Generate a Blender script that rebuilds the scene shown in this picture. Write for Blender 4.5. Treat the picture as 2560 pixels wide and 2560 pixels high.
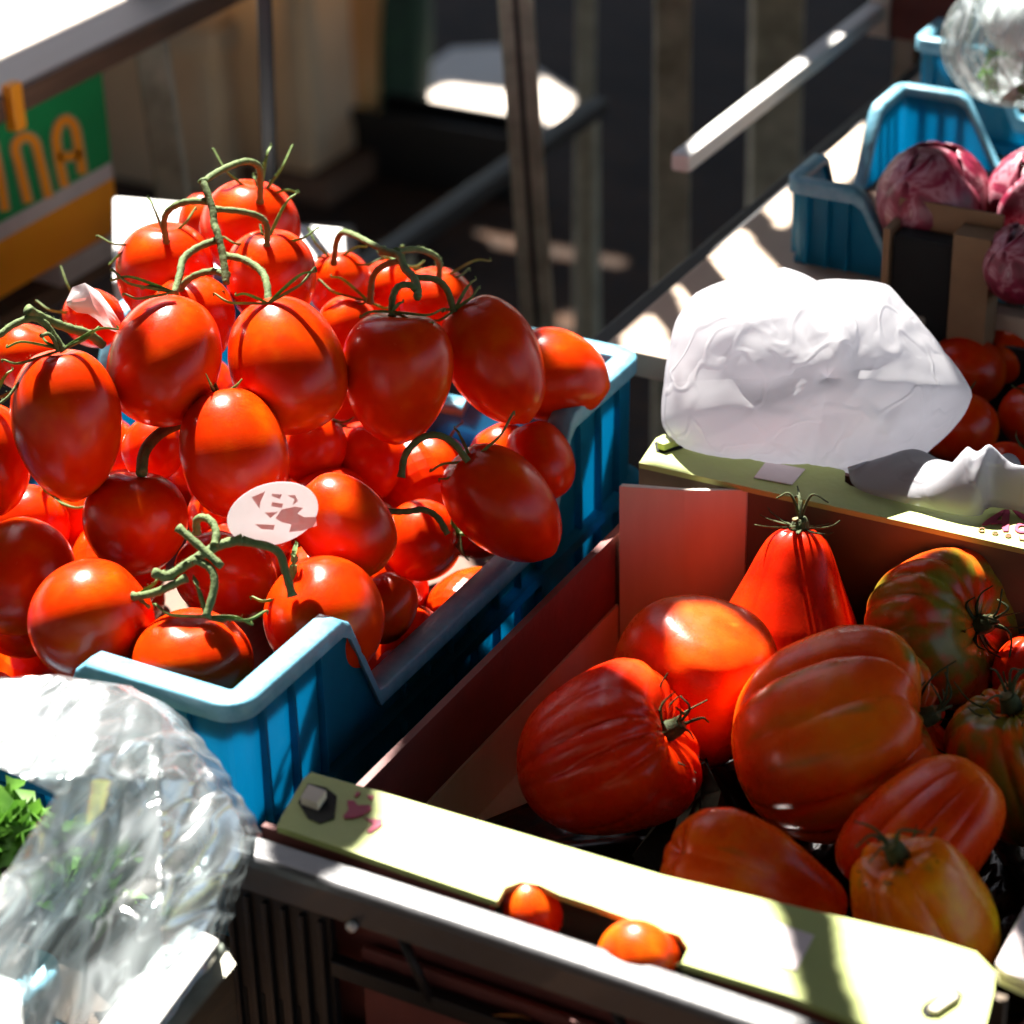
import bpy, math, random
import numpy as np
from mathutils import Matrix, Vector
R = math.radians
random.seed(7); rng = np.random.default_rng(11)
for o in list(bpy.data.objects): bpy.data.objects.remove(o)
sc = bpy.context.scene; col = sc.collection

# ------------------------------------------------------------------ camera
F = 6200.; TH = R(29.5); ROLL = R(-1.5)
_f = np.array([0, math.cos(TH), -math.sin(TH)]); _r0 = np.array([1., 0, 0]); _u0 = np.cross(_r0, _f)
_r = math.cos(ROLL)*_r0 + math.sin(ROLL)*_u0; _u = -math.sin(ROLL)*_r0 + math.cos(ROLL)*_u0
_a = R(-29.5); _c, _s = math.cos(_a), math.sin(_a)
_M = np.array([[_c, _s, 0], [-_s, _c, 0], [0, 0, 1.]])
RT, UP, FW = _M@_r, _M@_u, _M@_f
CAM = np.array([.4993, -.7049, 1.61])
cam = bpy.data.cameras.new('camera'); camo = bpy.data.objects.new('camera', cam); col.objects.link(camo)
cam.sensor_width = 24; cam.sensor_height = 24; cam.lens = F*24/2560; cam.clip_start = .05; cam.clip_end = 200
mw = Matrix.Identity(4)
for i in range(3):
    mw[i][0] = RT[i]; mw[i][1] = UP[i]; mw[i][2] = -FW[i]; mw[i][3] = CAM[i]
camo.matrix_world = mw; sc.camera = camo
cam.dof.use_dof = True; cam.dof.focus_distance = 1.19; cam.dof.aperture_fstop = 5.0; cam.dof.aperture_blades = 9

# ------------------------------------------------------------------ light
SUN_AZ = 136.; SUN_EL = 54.
SD = np.array([math.cos(R(SUN_AZ))*math.cos(R(SUN_EL)), math.sin(R(SUN_AZ))*math.cos(R(SUN_EL)), math.sin(R(SUN_EL))])
w = bpy.data.worlds.new('World'); sc.world = w; w.use_nodes = True
nt = w.node_tree; bg = nt.nodes['Background']; sky = nt.nodes.new('ShaderNodeTexSky'); sky.sky_type = 'NISHITA'
sky.sun_disc = False; sky.sun_elevation = R(SUN_EL); sky.sun_rotation = R(90-SUN_AZ)
nt.links.new(sky.outputs[0], bg.inputs[0]); bg.inputs[1].default_value = .05
sl = bpy.data.lights.new('sun', 'SUN'); slo = bpy.data.objects.new('sun', sl); col.objects.link(slo)
sl.energy = 5.0; sl.angle = R(.5); sl.color = (1, .95, .87)
slo.rotation_euler = Vector(SD).to_track_quat('Z', 'Y').to_euler(); slo.location = (-3, 3, 5)
vs = sc.view_settings; sc.display_settings.display_device = 'sRGB'
vs.view_transform = 'Standard'; vs.look = 'None'; vs.exposure = 2.4; vs.gamma = 1
cy = sc.cycles; cy.max_bounces = 10; cy.transparent_max_bounces = 16; cy.use_denoising = True
cy.caustics_reflective = False; cy.caustics_refractive = False; cy.sample_clamp_indirect = 6

def at(x, y, z=None, d=None, X=None, Y=None):
    v = FW + (RT*(x-1280) - UP*(y-1280))/F
    if z is not None: t = (z-CAM[2])/v[2]
    elif X is not None: t = (X-CAM[0])/v[0]
    elif Y is not None: t = (Y-CAM[1])/v[1]
    else: t = d
    return CAM + v*t
def proj(p):
    p = np.asarray(p) - CAM; k = p@FW
    return 1280+F*(p@RT)/k, 1280-F*(p@UP)/k

# ------------------------------------------------------------------ materials
def NT(name):
    m = bpy.data.materials.new(name); m.use_nodes = True
    t = m.node_tree; return m, t, t.nodes['Principled BSDF'], t.nodes['Material Output']
def N(t, k, **kw):
    n = t.nodes.new(k)
    for a, b in kw.items():
        if a.startswith('i_'):
            key = a[2:]; key = int(key) if key.isdigit() else key.replace('_', ' ')
            n.inputs[key].default_value = b
        else: setattr(n, a, b)
    return n
def L(t, a, b): t.links.new(a, b)
def ramp(t, src, stops):
    n = N(t, 'ShaderNodeValToRGB'); e = n.color_ramp.elements
    while len(e) < len(stops): e.new(.5)
    for q, (p, c) in zip(e, stops): q.position = p; q.color = (*c, 1) if len(c) == 3 else c
    L(t, src, n.inputs[0]); return n
def simple(name, c1, c2=None, rough=.6, scale=30, bump=0, bscale=200, spec=.5, trans=0, metal=0, coat=0, detail=6, stretch=None):
    m, t, b, o = NT(name)
    tc = N(t, 'ShaderNodeTexCoord'); vec = tc.outputs['Object']
    if stretch:
        mp = N(t, 'ShaderNodeMapping'); mp.inputs['Scale'].default_value = stretch; L(t, vec, mp.inputs[0]); vec = mp.outputs[0]
    n = N(t, 'ShaderNodeTexNoise', i_Scale=scale, i_Detail=detail, i_Roughness=.6); L(t, vec, n.inputs['Vector'])
    c2 = c2 or tuple(x*.75 for x in c1)
    rp = ramp(t, n.outputs[0], [(.3, c2), (.7, c1)]); L(t, rp.outputs[0], b.inputs['Base Color'])
    rr = N(t, 'ShaderNodeMapRange', i_3=max(.02, rough-.08), i_4=min(1, rough+.1)); L(t, n.outputs[0], rr.inputs[0]); L(t, rr.outputs[0], b.inputs['Roughness'])
    b.inputs['Specular IOR Level'].default_value = spec; b.inputs['Metallic'].default_value = metal; b.inputs['Coat Weight'].default_value = coat
    if bump:
        n2 = N(t, 'ShaderNodeTexNoise', i_Scale=bscale, i_Detail=4); L(t, vec, n2.inputs['Vector'])
        bp = N(t, 'ShaderNodeBump', i_Strength=bump, i_Distance=.001); L(t, n2.outputs[0], bp.inputs['Height']); L(t, bp.outputs[0], b.inputs['Normal'])
    if trans:
        tr = N(t, 'ShaderNodeBsdfTranslucent'); L(t, rp.outputs[0], tr.inputs[0])
        mx = N(t, 'ShaderNodeMixShader', i_0=trans); L(t, b.outputs[0], mx.inputs[1]); L(t, tr.outputs[0], mx.inputs[2]); L(t, mx.outputs[0], o.inputs[0])
    return m
def tomato_mat(name, stops, rough=.2, green=False, sss=.5):
    m, t, b, o = NT(name)
    at_ = N(t, 'ShaderNodeAttribute', attribute_name='loc'); oi = N(t, 'ShaderNodeObjectInfo')
    add = N(t, 'ShaderNodeVectorMath', operation='ADD'); L(t, at_.outputs['Vector'], add.inputs[0]); L(t, oi.outputs['Random'], add.inputs[1])
    n = N(t, 'ShaderNodeTexNoise', i_Scale=1.3, i_Detail=3, i_Roughness=.5); L(t, add.outputs[0], n.inputs['Vector'])
    rp = ramp(t, n.outputs[0], stops); colr = rp.outputs[0]
    if green:
        sp = N(t, 'ShaderNodeMapping'); sp.inputs['Scale'].default_value = (2.6, 2.6, .45); L(t, add.outputs[0], sp.inputs[0])
        n3 = N(t, 'ShaderNodeTexNoise', i_Scale=1.0, i_Detail=2); L(t, sp.outputs[0], n3.inputs['Vector'])
        sub = N(t, 'ShaderNodeMath', operation='ADD'); L(t, n3.outputs[0], sub.inputs[0])
        al = N(t, 'ShaderNodeMapRange', i_3=-.35, i_4=.2); L(t, oi.outputs['Alpha'], al.inputs[0]); L(t, al.outputs[0], sub.inputs[1])
        ss = N(t, 'ShaderNodeMapRange', interpolation_type='SMOOTHSTEP', i_1=.38, i_2=.62); L(t, sub.outputs[0], ss.inputs[0])
        mx = N(t, 'ShaderNodeMix', data_type='RGBA'); L(t, ss.outputs[0], mx.inputs[0])
        m2 = N(t, 'ShaderNodeMix', data_type='RGBA', blend_type='MULTIPLY'); m2.inputs[0].default_value = 1
        L(t, colr, m2.inputs[6]); L(t, oi.outputs['Color'], m2.inputs[7])
        L(t, m2.outputs[2], mx.inputs[6]); mx.inputs[7].default_value = (.24, .19, .018, 1); colr = mx.outputs[2]
    # pale pin-prick specks of the skin
    vo = N(t, 'ShaderNodeTexVoronoi', i_Scale=24.); L(t, add.outputs[0], vo.inputs['Vector'])
    sp2 = N(t, 'ShaderNodeMapRange', i_1=.0, i_2=.10, i_3=.35, i_4=0.); L(t, vo.outputs['Distance'], sp2.inputs[0])
    mx3 = N(t, 'ShaderNodeMix', data_type='RGBA'); L(t, sp2.outputs[0], mx3.inputs[0]); L(t, colr, mx3.inputs[6]); mx3.inputs[7].default_value = (.85, .16, .02, 1)
    L(t, mx3.outputs[2], b.inputs['Base Color'])
    b.inputs['Subsurface Weight'].default_value = sss; b.inputs['Subsurface Radius'].default_value = (1, .16, .05); b.inputs['Subsurface Scale'].default_value = .009
    b.inputs['IOR'].default_value = 1.35
    rn = N(t, 'ShaderNodeTexNoise', i_Scale=7., i_Detail=5); L(t, add.outputs[0], rn.inputs['Vector'])
    rr = N(t, 'ShaderNodeMapRange', i_3=rough-.06, i_4=rough+.12); L(t, rn.outputs[0], rr.inputs[0]); L(t, rr.outputs[0], b.inputs['Roughness'])
    n2 = N(t, 'ShaderNodeTexNoise', i_Scale=30., i_Detail=3); L(t, add.outputs[0], n2.inputs['Vector'])
    bp = N(t, 'ShaderNodeBump', i_Strength=.10, i_Distance=.0006); L(t, n2.outputs[0], bp.inputs['Height']); L(t, bp.outputs[0], b.inputs['Normal'])
    return m
M = {}
M['tom'] = tomato_mat('tomato_skin', [(.3, (.52, .016, .0005)), (.55, (.60, .036, .0006)), (.75, (.66, .078, .001))])
M['beef'] = tomato_mat('ribbed_tomato_skin', [(.25, (.70, .034, .003)), (.5, (.85, .080, .005)), (.75, (.93, .19, .008))], rough=.25, green=True, sss=.22)
M['stem'] = simple('vine_green', (.16, .22, .075), (.08, .12, .035), rough=.75, scale=150, bump=.6, bscale=900, trans=.15)
M['sepal'] = simple('sepal_green', (.22, .32, .10), (.10, .17, .04), rough=.6, scale=250, bump=.4, bscale=700, trans=.35)
M['dryst'] = simple('dark_calyx', (.085, .11, .035), (.03, .04, .012), rough=.8, scale=250, bump=.8, bscale=600, trans=.1)
M['cut'] = simple('stem_cut', (.30, .26, .12), (.16, .12, .05), rough=.8, scale=400)
def blue_mat():
    m, t, b, o = NT('blue_plastic')
    tc = N(t, 'ShaderNodeTexCoord'); n = N(t, 'ShaderNodeTexNoise', i_Scale=45., i_Detail=8, i_Roughness=.7); L(t, tc.outputs['Object'], n.inputs['Vector'])
    rp = ramp(t, n.outputs[0], [(.25, (.004, .17, .30)), (.6, (.006, .25, .40)), (.78, (.06, .35, .48))]); L(t, rp.outputs[0], b.inputs['Base Color'])
    b.inputs['Roughness'].default_value = .42
    n2 = N(t, 'ShaderNodeTexNoise', i_Scale=160., i_Detail=6); L(t, tc.outputs['Object'], n2.inputs['Vector'])
    bp = N(t, 'ShaderNodeBump', i_Strength=.25, i_Distance=.0008); L(t, n2.outputs[0], bp.inputs['Height']); L(t, bp.outputs[0], b.inputs['Normal'])
    tr = N(t, 'ShaderNodeBsdfTranslucent'); tr.inputs[0].default_value = (.004, .40, .60, 1)
    mx = N(t, 'ShaderNodeMixShader', i_0=.55); L(t, b.outputs[0], mx.inputs[1]); L(t, tr.outputs[0], mx.inputs[2]); L(t, mx.outputs[0], o.inputs[0])
    return m
M['blue'] = blue_mat()
M['bluerim'] = simple('sunlit_blue_rim', (.18, .42, .54), (.08, .31, .44), rough=.42, scale=120, bump=.25, bscale=260, spec=.9, trans=.15)  # lighter copy of the blue: sun sheen put into the rim colour
M['card'] = simple('cardboard', (.70, .63, .55), (.62, .54, .46), rough=.8, scale=60, bump=.1, bscale=300, stretch=(1, 1, .15))
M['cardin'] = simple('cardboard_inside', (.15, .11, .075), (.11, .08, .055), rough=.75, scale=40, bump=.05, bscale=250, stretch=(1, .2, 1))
M['cardred'] = simple('cardboard_red', (.20, .045, .035), (.12, .03, .025), rough=.6, scale=30, bump=.3, bscale=200)
M['lime'] = simple('lime_print', (.45, .52, .17), (.40, .46, .15), rough=.5, spec=.4, scale=25, bump=.25, bscale=260)
M['magenta'] = simple('magenta_ink', (.42, .03, .09), (.35, .02, .07), rough=.6)
M['brownink'] = simple('brown_ink', (.22, .09, .02), rough=.6)
M['palepink'] = simple('blank_label', (.8, .7, .7), (.74, .62, .63), rough=.6)
M['blackrim'] = simple('glossy_black_rim', (.035, .035, .04), (.022, .022, .026), rough=.45, scale=90, bump=.2, bscale=300, spec=.8, coat=.15)
M['black'] = simple('black_plastic', (.014, .014, .015), (.008, .008, .009), rough=.42, scale=60, bump=.25, bscale=200, spec=.3)
M['liner'] = simple('black_film', (.012, .012, .012), (.008, .008, .008), rough=.2, scale=60, bump=.5, bscale=60)
M['hole'] = simple('dark_opening', (.004, .004, .004), rough=.9)
M['white'] = simple('white_plastic', (.8, .79, .77), (.72, .7, .68), rough=.5, scale=20, bump=.15)
M['cream'] = simple('cream_board', (.72, .64, .56), (.60, .50, .42), rough=.7, scale=12, bump=.25, bscale=120, stretch=(1, .1, 1))
M['board'] = simple('bare_board', (.56, .43, .33), (.46, .34, .25), rough=.7, scale=12, bump=.25, bscale=120, stretch=(1, .1, 1))
M['wood'] = simple('brown_wood', (.16, .08, .045), (.07, .035, .02), rough=.7, scale=25, bump=.5, bscale=120, stretch=(6, .5, 6))
M['steel'] = simple('galvanised_steel', (.50, .48, .39), (.22, .22, .17), rough=.5, scale=35, bump=.4, bscale=150, metal=.35)
M['dark'] = simple('dark_paint', (.018, .019, .025), (.01, .01, .013), rough=.45, scale=30)
M['beige'] = simple('beige_plastic', (.84, .72, .54), (.76, .62, .44), rough=.55, scale=8, bump=.2, trans=.7)
M['yell'] = simple('honey_tone', (.85, .55, .22), (.8, .45, .15), rough=.5, scale=8, trans=.7)
M['green'] = simple('green_print', (.0, .30, .08), (.0, .24, .06), rough=.5, scale=10)
M['orange'] = simple('orange_print', (.95, .36, .005), (.92, .28, .004), rough=.5, scale=8)
M['tan'] = simple('tan_print', (.42, .33, .18), rough=.6)
M['greyw'] = simple('greyish_white_print', (.6, .52, .5), (.5, .43, .42), rough=.6)
M['sleeve'] = simple('kraft_sleeve', (.24, .14, .07), (.18, .10, .05), rough=.8, scale=30)
M['dkgreen'] = simple('dark_green_fabric', (.015, .05, .018), (.006, .018, .008), rough=.8, scale=14)
M['pave'] = None
M['leafg'] = simple('frilly_leaf', (.13, .30, .035), (.04, .14, .012), rough=.5, scale=60, trans=.4)
M['rad'] = None

def ground_mat():
    m, t, b, o = NT('paving')
    tc = N(t, 'ShaderNodeTexCoord'); n = N(t, 'ShaderNodeTexNoise', i_Scale=3., i_Detail=8); L(t, tc.outputs['Object'], n.inputs['Vector'])
    br = N(t, 'ShaderNodeTexBrick', i_Scale=5.); br.inputs['Color1'].default_value = (.062, .034, .021, 1); br.inputs['Color2'].default_value = (.04, .024, .016, 1)
    br.inputs['Mortar'].default_value = (.03, .026, .024, 1); L(t, tc.outputs['Object'], br.inputs['Vector'])
    mx = N(t, 'ShaderNodeMix', data_type='RGBA', blend_type='MULTIPLY'); mx.inputs[0].default_value = .7
    rp = ramp(t, n.outputs[0], [(.3, (.5, .5, .5)), (.7, (1.2, 1.15, 1.1))]); L(t, br.outputs[0], mx.inputs[6]); L(t, rp.outputs[0], mx.inputs[7])
    L(t, mx.outputs[2], b.inputs['Base Color']); b.inputs['Roughness'].default_value = .9; b.inputs['Specular IOR Level'].default_value = .1
    bp = N(t, 'ShaderNodeBump', i_Strength=.5, i_Distance=.01); L(t, br.outputs['Fac'], bp.inputs['Height']); L(t, bp.outputs[0], b.inputs['Normal'])
    return m
M['pave'] = ground_mat()
def radic_mat():
    m, t, b, o = NT('radicchio_leaf')
    at_ = N(t, 'ShaderNodeAttribute', attribute_name='loc')
    wv = N(t, 'ShaderNodeTexNoise', i_Scale=1.1, i_Detail=4, i_Distortion=.8); L(t, at_.outputs['Vector'], wv.inputs['Vector'])
    rp = ramp(t, wv.outputs[0], [(.38, (.13, .006, .022)), (.52, (.24, .018, .05)), (.60, (.42, .18, .22)), (.66, (.24, .03, .06)), (.76, (.58, .42, .42))])
    L(t, rp.outputs[0], b.inputs['Base Color']); b.inputs['Roughness'].default_value = .4
    bp = N(t, 'ShaderNodeBump', i_Strength=.6, i_Distance=.002); L(t, wv.outputs[0], bp.inputs['Height']); L(t, bp.outputs[0], b.inputs['Normal'])
    return m
M['rad'] = radic_mat()
def ridges(t, layers, stretch=(1, 1, 1), rot=0):
    # thin crease lines: where a noise field crosses its middle value
    tc = N(t, 'ShaderNodeTexCoord'); mp = N(t, 'ShaderNodeMapping'); mp.inputs['Scale'].default_value = stretch; mp.inputs['Rotation'].default_value = (0, 0, R(rot)); L(t, tc.outputs['Object'], mp.inputs[0]); h = None
    for k, (sc_, wd_, wt) in enumerate(layers):
        n = N(t, 'ShaderNodeTexNoise', i_Scale=sc_, i_Detail=1.5, i_Distortion=.35); ad = N(t, 'ShaderNodeVectorMath', operation='ADD'); ad.inputs[1].default_value = (k*3.7, k*1.9, k); L(t, mp.outputs[0], ad.inputs[0]); L(t, ad.outputs[0], n.inputs['Vector'])
        s1 = N(t, 'ShaderNodeMath', operation='SUBTRACT', i_1=.5); L(t, n.outputs[0], s1.inputs[0]); s2 = N(t, 'ShaderNodeMath', operation='ABSOLUTE'); L(t, s1.outputs[0], s2.inputs[0])
        mr = N(t, 'ShaderNodeMapRange', interpolation_type='SMOOTHSTEP', i_1=0., i_2=wd_, i_3=wt, i_4=0.); L(t, s2.outputs[0], mr.inputs[0])
        if h is None: h = mr.outputs[0]
        else: a = N(t, 'ShaderNodeMath', operation='ADD'); L(t, h, a.inputs[0]); L(t, mr.outputs[0], a.inputs[1]); h = a.outputs[0]
    return h
def film_mat():
    m, t, b, o = NT('clear_film')
    tc = N(t, 'ShaderNodeTexCoord')
    mp = N(t, 'ShaderNodeMapping'); mp.inputs['Rotation'].default_value = (0, 0, R(28)); mp.inputs['Scale'].default_value = (4.5, .8, 1.5); L(t, tc.outputs['Object'], mp.inputs[0])
    n = N(t, 'ShaderNodeTexNoise', i_Scale=6., i_Detail=4, i_Distortion=1.0); L(t, mp.outputs[0], n.inputs['Vector'])
    milk0 = N(t, 'ShaderNodeMapRange', i_1=.40, i_2=.72, i_3=.08, i_4=.32); L(t, n.outputs[0], milk0.inputs[0]); rdg = ridges(t, [(7., .05, .55), (14., .045, .45), (26., .04, .35)], (3.2, .8, 1.5), 28); milk = N(t, 'ShaderNodeMath', operation='ADD'); milk.use_clamp = True; L(t, milk0.outputs[0], milk.inputs[0]); L(t, rdg, milk.inputs[1])
    n2 = N(t, 'ShaderNodeTexNoise', i_Scale=9., i_Detail=3, i_Distortion=1.2); L(t, mp.outputs[0], n2.inputs['Vector'])
    bp = N(t, 'ShaderNodeBump', i_Strength=.4, i_Distance=.004); L(t, rdg, bp.inputs['Height'])
    tr = N(t, 'ShaderNodeBsdfTransparent'); tr.inputs[0].default_value = (.86, .93, .94, 1)
    df = N(t, 'ShaderNodeBsdfDiffuse'); df.inputs[0].default_value = (.5, .55, .58, 1); tl = N(t, 'ShaderNodeBsdfTranslucent'); tl.inputs[0].default_value = (.6, .65, .66, 1)
    a = N(t, 'ShaderNodeMixShader', i_0=.5); L(t, df.outputs[0], a.inputs[1]); L(t, tl.outputs[0], a.inputs[2])
    c = N(t, 'ShaderNodeMixShader'); L(t, milk.outputs[0], c.inputs[0]); L(t, tr.outputs[0], c.inputs[1]); L(t, a.outputs[0], c.inputs[2])
    gl = N(t, 'ShaderNodeBsdfGlossy', i_Roughness=.26); L(t, bp.outputs[0], gl.inputs['Normal'])
    lw = N(t, 'ShaderNodeFresnel', i_IOR=1.5); L(t, bp.outputs[0], lw.inputs['Normal'])
    f2 = N(t, 'ShaderNodeMath', operation='MULTIPLY_ADD', i_1=.55, i_2=.03); L(t, lw.outputs[0], f2.inputs[0]); f2.use_clamp = True
    e = N(t, 'ShaderNodeMixShader'); L(t, f2.outputs[0], e.inputs[0]); L(t, c.outputs[0], e.inputs[1]); L(t, gl.outputs[0], e.inputs[2]); L(t, e.outputs[0], o.inputs[0])
    return m
M['film'] = film_mat()
def bag_mat():
    m, t, b, o = NT('white_bag_film')
    b.inputs['Base Color'].default_value = (.56, .56, .59, 1); b.inputs['Roughness'].default_value = .38
    h = ridges(t, [(9., .12, 1.), (17., .07, .6), (34., .05, .3)])
    bp = N(t, 'ShaderNodeBump', i_Strength=.35, i_Distance=.004); L(t, h, bp.inputs['Height']); L(t, bp.outputs[0], b.inputs['Normal'])
    tr = N(t, 'ShaderNodeBsdfTranslucent'); tr.inputs[0].default_value = (.60, .60, .65, 1); L(t, bp.outputs[0], tr.inputs['Normal'])
    mx = N(t, 'ShaderNodeMixShader', i_0=.6); L(t, b.outputs[0], mx.inputs[1]); L(t, tr.outputs[0], mx.inputs[2]); L(t, mx.outputs[0], o.inputs[0])
    return m
M['bag'] = bag_mat()

# ------------------------------------------------------------------ mesh helpers
WO = {}
class MB:
    def __init__(s): s.v = []; s.f = []; s.loc = None; s.flat = True
    def add(s, V, Fc):
        k = len(s.v); s.v.extend([tuple(map(float, p)) for p in V]); s.f.extend([tuple(i+k for i in f) for f in Fc]); return s
    def hexa(s, P):      # 8 points: bottom ring 0-3, top ring 4-7
        return s.add(P, [(3, 2, 1, 0), (4, 5, 6, 7), (0, 1, 5, 4), (1, 2, 6, 5), (2, 3, 7, 6), (3, 0, 4, 7)])
    def box(s, x0, x1, y0, y1, z0, z1):
        return s.hexa([(x0, y0, z0), (x1, y0, z0), (x1, y1, z0), (x0, y1, z0), (x0, y0, z1), (x1, y0, z1), (x1, y1, z1), (x0, y1, z1)])
    def prism(s, pts, off):   # planar polygon extruded by vector off
        n = len(pts); P = [np.array(p, float) for p in pts]; Q = [p+np.array(off) for p in P]
        return s.add(P+Q, [tuple(range(n))[::-1], tuple(range(n, 2*n))] + [(i, (i+1) % n, n+(i+1) % n, n+i) for i in range(n)])
    def tube(s, pts, rad, n=8, res=5, cap=True):
        s.flat = False; P = spline(pts, res); m = len(P)
        rr = np.interp(np.linspace(0, 1, m), np.linspace(0, 1, len(rad)), rad) if hasattr(rad, '__len__') else np.full(m, rad)
        T = np.gradient(P, axis=0); T /= np.linalg.norm(T, axis=1)[:, None]+1e-12
        a = np.cross(T[0], [0, 0, 1.]);
        if np.linalg.norm(a) < .1: a = np.cross(T[0], [1., 0, 0])
        a /= np.linalg.norm(a); V = []
        for i in range(m):
            a = a - T[i]*(a@T[i]); a /= np.linalg.norm(a); b = np.cross(T[i], a)
            for k in range(n):
                th = 2*math.pi*k/n; V.append(P[i]+rr[i]*(math.cos(th)*a+math.sin(th)*b))
        Fc = [(i*n+k, i*n+(k+1) % n, (i+1)*n+(k+1) % n, (i+1)*n+k) for i in range(m-1) for k in range(n)]
        if cap: Fc += [tuple(range(n))[::-1], tuple((m-1)*n+k for k in range(n))]
        return s.add(V, Fc)
    def grid(s, G):      # G[i][j] points
        s.flat = False; n, m = len(G), len(G[0]); V = [G[i][j] for i in range(n) for j in range(m)]
        return s.add(V, [(i*m+j, i*m+j+1, (i+1)*m+j+1, (i+1)*m+j) for i in range(n-1) for j in range(m-1)])
def spline(pts, res=5):
    P = np.array([np.array(p, float) for p in pts])
    if len(P) < 3 or res <= 1: return P
    Q = np.vstack([2*P[0]-P[1], P, 2*P[-1]-P[-2]]); out = []
    for i in range(1, len(Q)-2):
        for k in range(res):
            t = k/res; a, b, c, d = Q[i-1], Q[i], Q[i+1], Q[i+2]
            out.append(.5*((2*b)+(c-a)*t+(2*a-5*b+4*c-d)*t*t+(3*b-a-3*c+d)*t**3))
    out.append(P[-1]); return np.array(out)
def put(name, mb, mat, parent=None, origin=None, smooth=True, bevel=0, label=None, solid=0):
    V = np.array(mb.v)
    if origin is None:
        origin = WO[parent.name] if parent else np.array([(V[:, 0].min()+V[:, 0].max())/2, (V[:, 1].min()+V[:, 1].max())/2, V[:, 2].min()])
    origin = np.array(origin, float)
    me = bpy.data.meshes.new(name); me.from_pydata((V-origin).tolist(), [], mb.f); me.update()
    o = bpy.data.objects.new(name, me); col.objects.link(o); WO[o.name] = origin
    o.location = origin - (WO[parent.name] if parent else 0)
    if parent: o.parent = parent
    if mb.loc is not None:
        a = me.attributes.new('loc', 'FLOAT_VECTOR', 'POINT'); a.data.foreach_set('vector', np.array(mb.loc, 'f').ravel())
    me.materials.append(M[mat] if isinstance(mat, str) else mat)
    smooth = smooth and not (mb.flat and len(mb.f) < 400)
    if smooth: me.polygons.foreach_set('use_smooth', [True]*len(me.polygons))
    if bevel:
        b = o.modifiers.new('bevel', 'BEVEL'); b.width = bevel; b.segments = 2; b.limit_method = 'ANGLE'
        if smooth: me.polygons.foreach_set('use_smooth', [False]*len(me.polygons))
    if solid:
        s_ = o.modifiers.new('solid', 'SOLIDIFY'); s_.thickness = solid
    if label: o['label'] = label
    return o
def root(name, loc):
    o = bpy.data.objects.new(name, None); col.objects.link(o); o.location = loc; WO[o.name] = np.array(loc, float); o.empty_display_size = .02; return o
def tag(o, label=None, cat=None, group=None, kind=None):
    if label: o['label'] = label
    if cat: o['category'] = cat
    if group: o['group'] = group
    if kind: o['kind'] = kind
    return o

# ------------------------------------------------------------------ setting: paving
g = put('ground', MB().add([(-30, -30, 0), (30, -30, 0), (30, 40, 0), (-30, 40, 0)], [(0, 1, 2, 3)]), 'pave', smooth=False, origin=(0, 0, 0)); tag(g, kind='structure')

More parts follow.
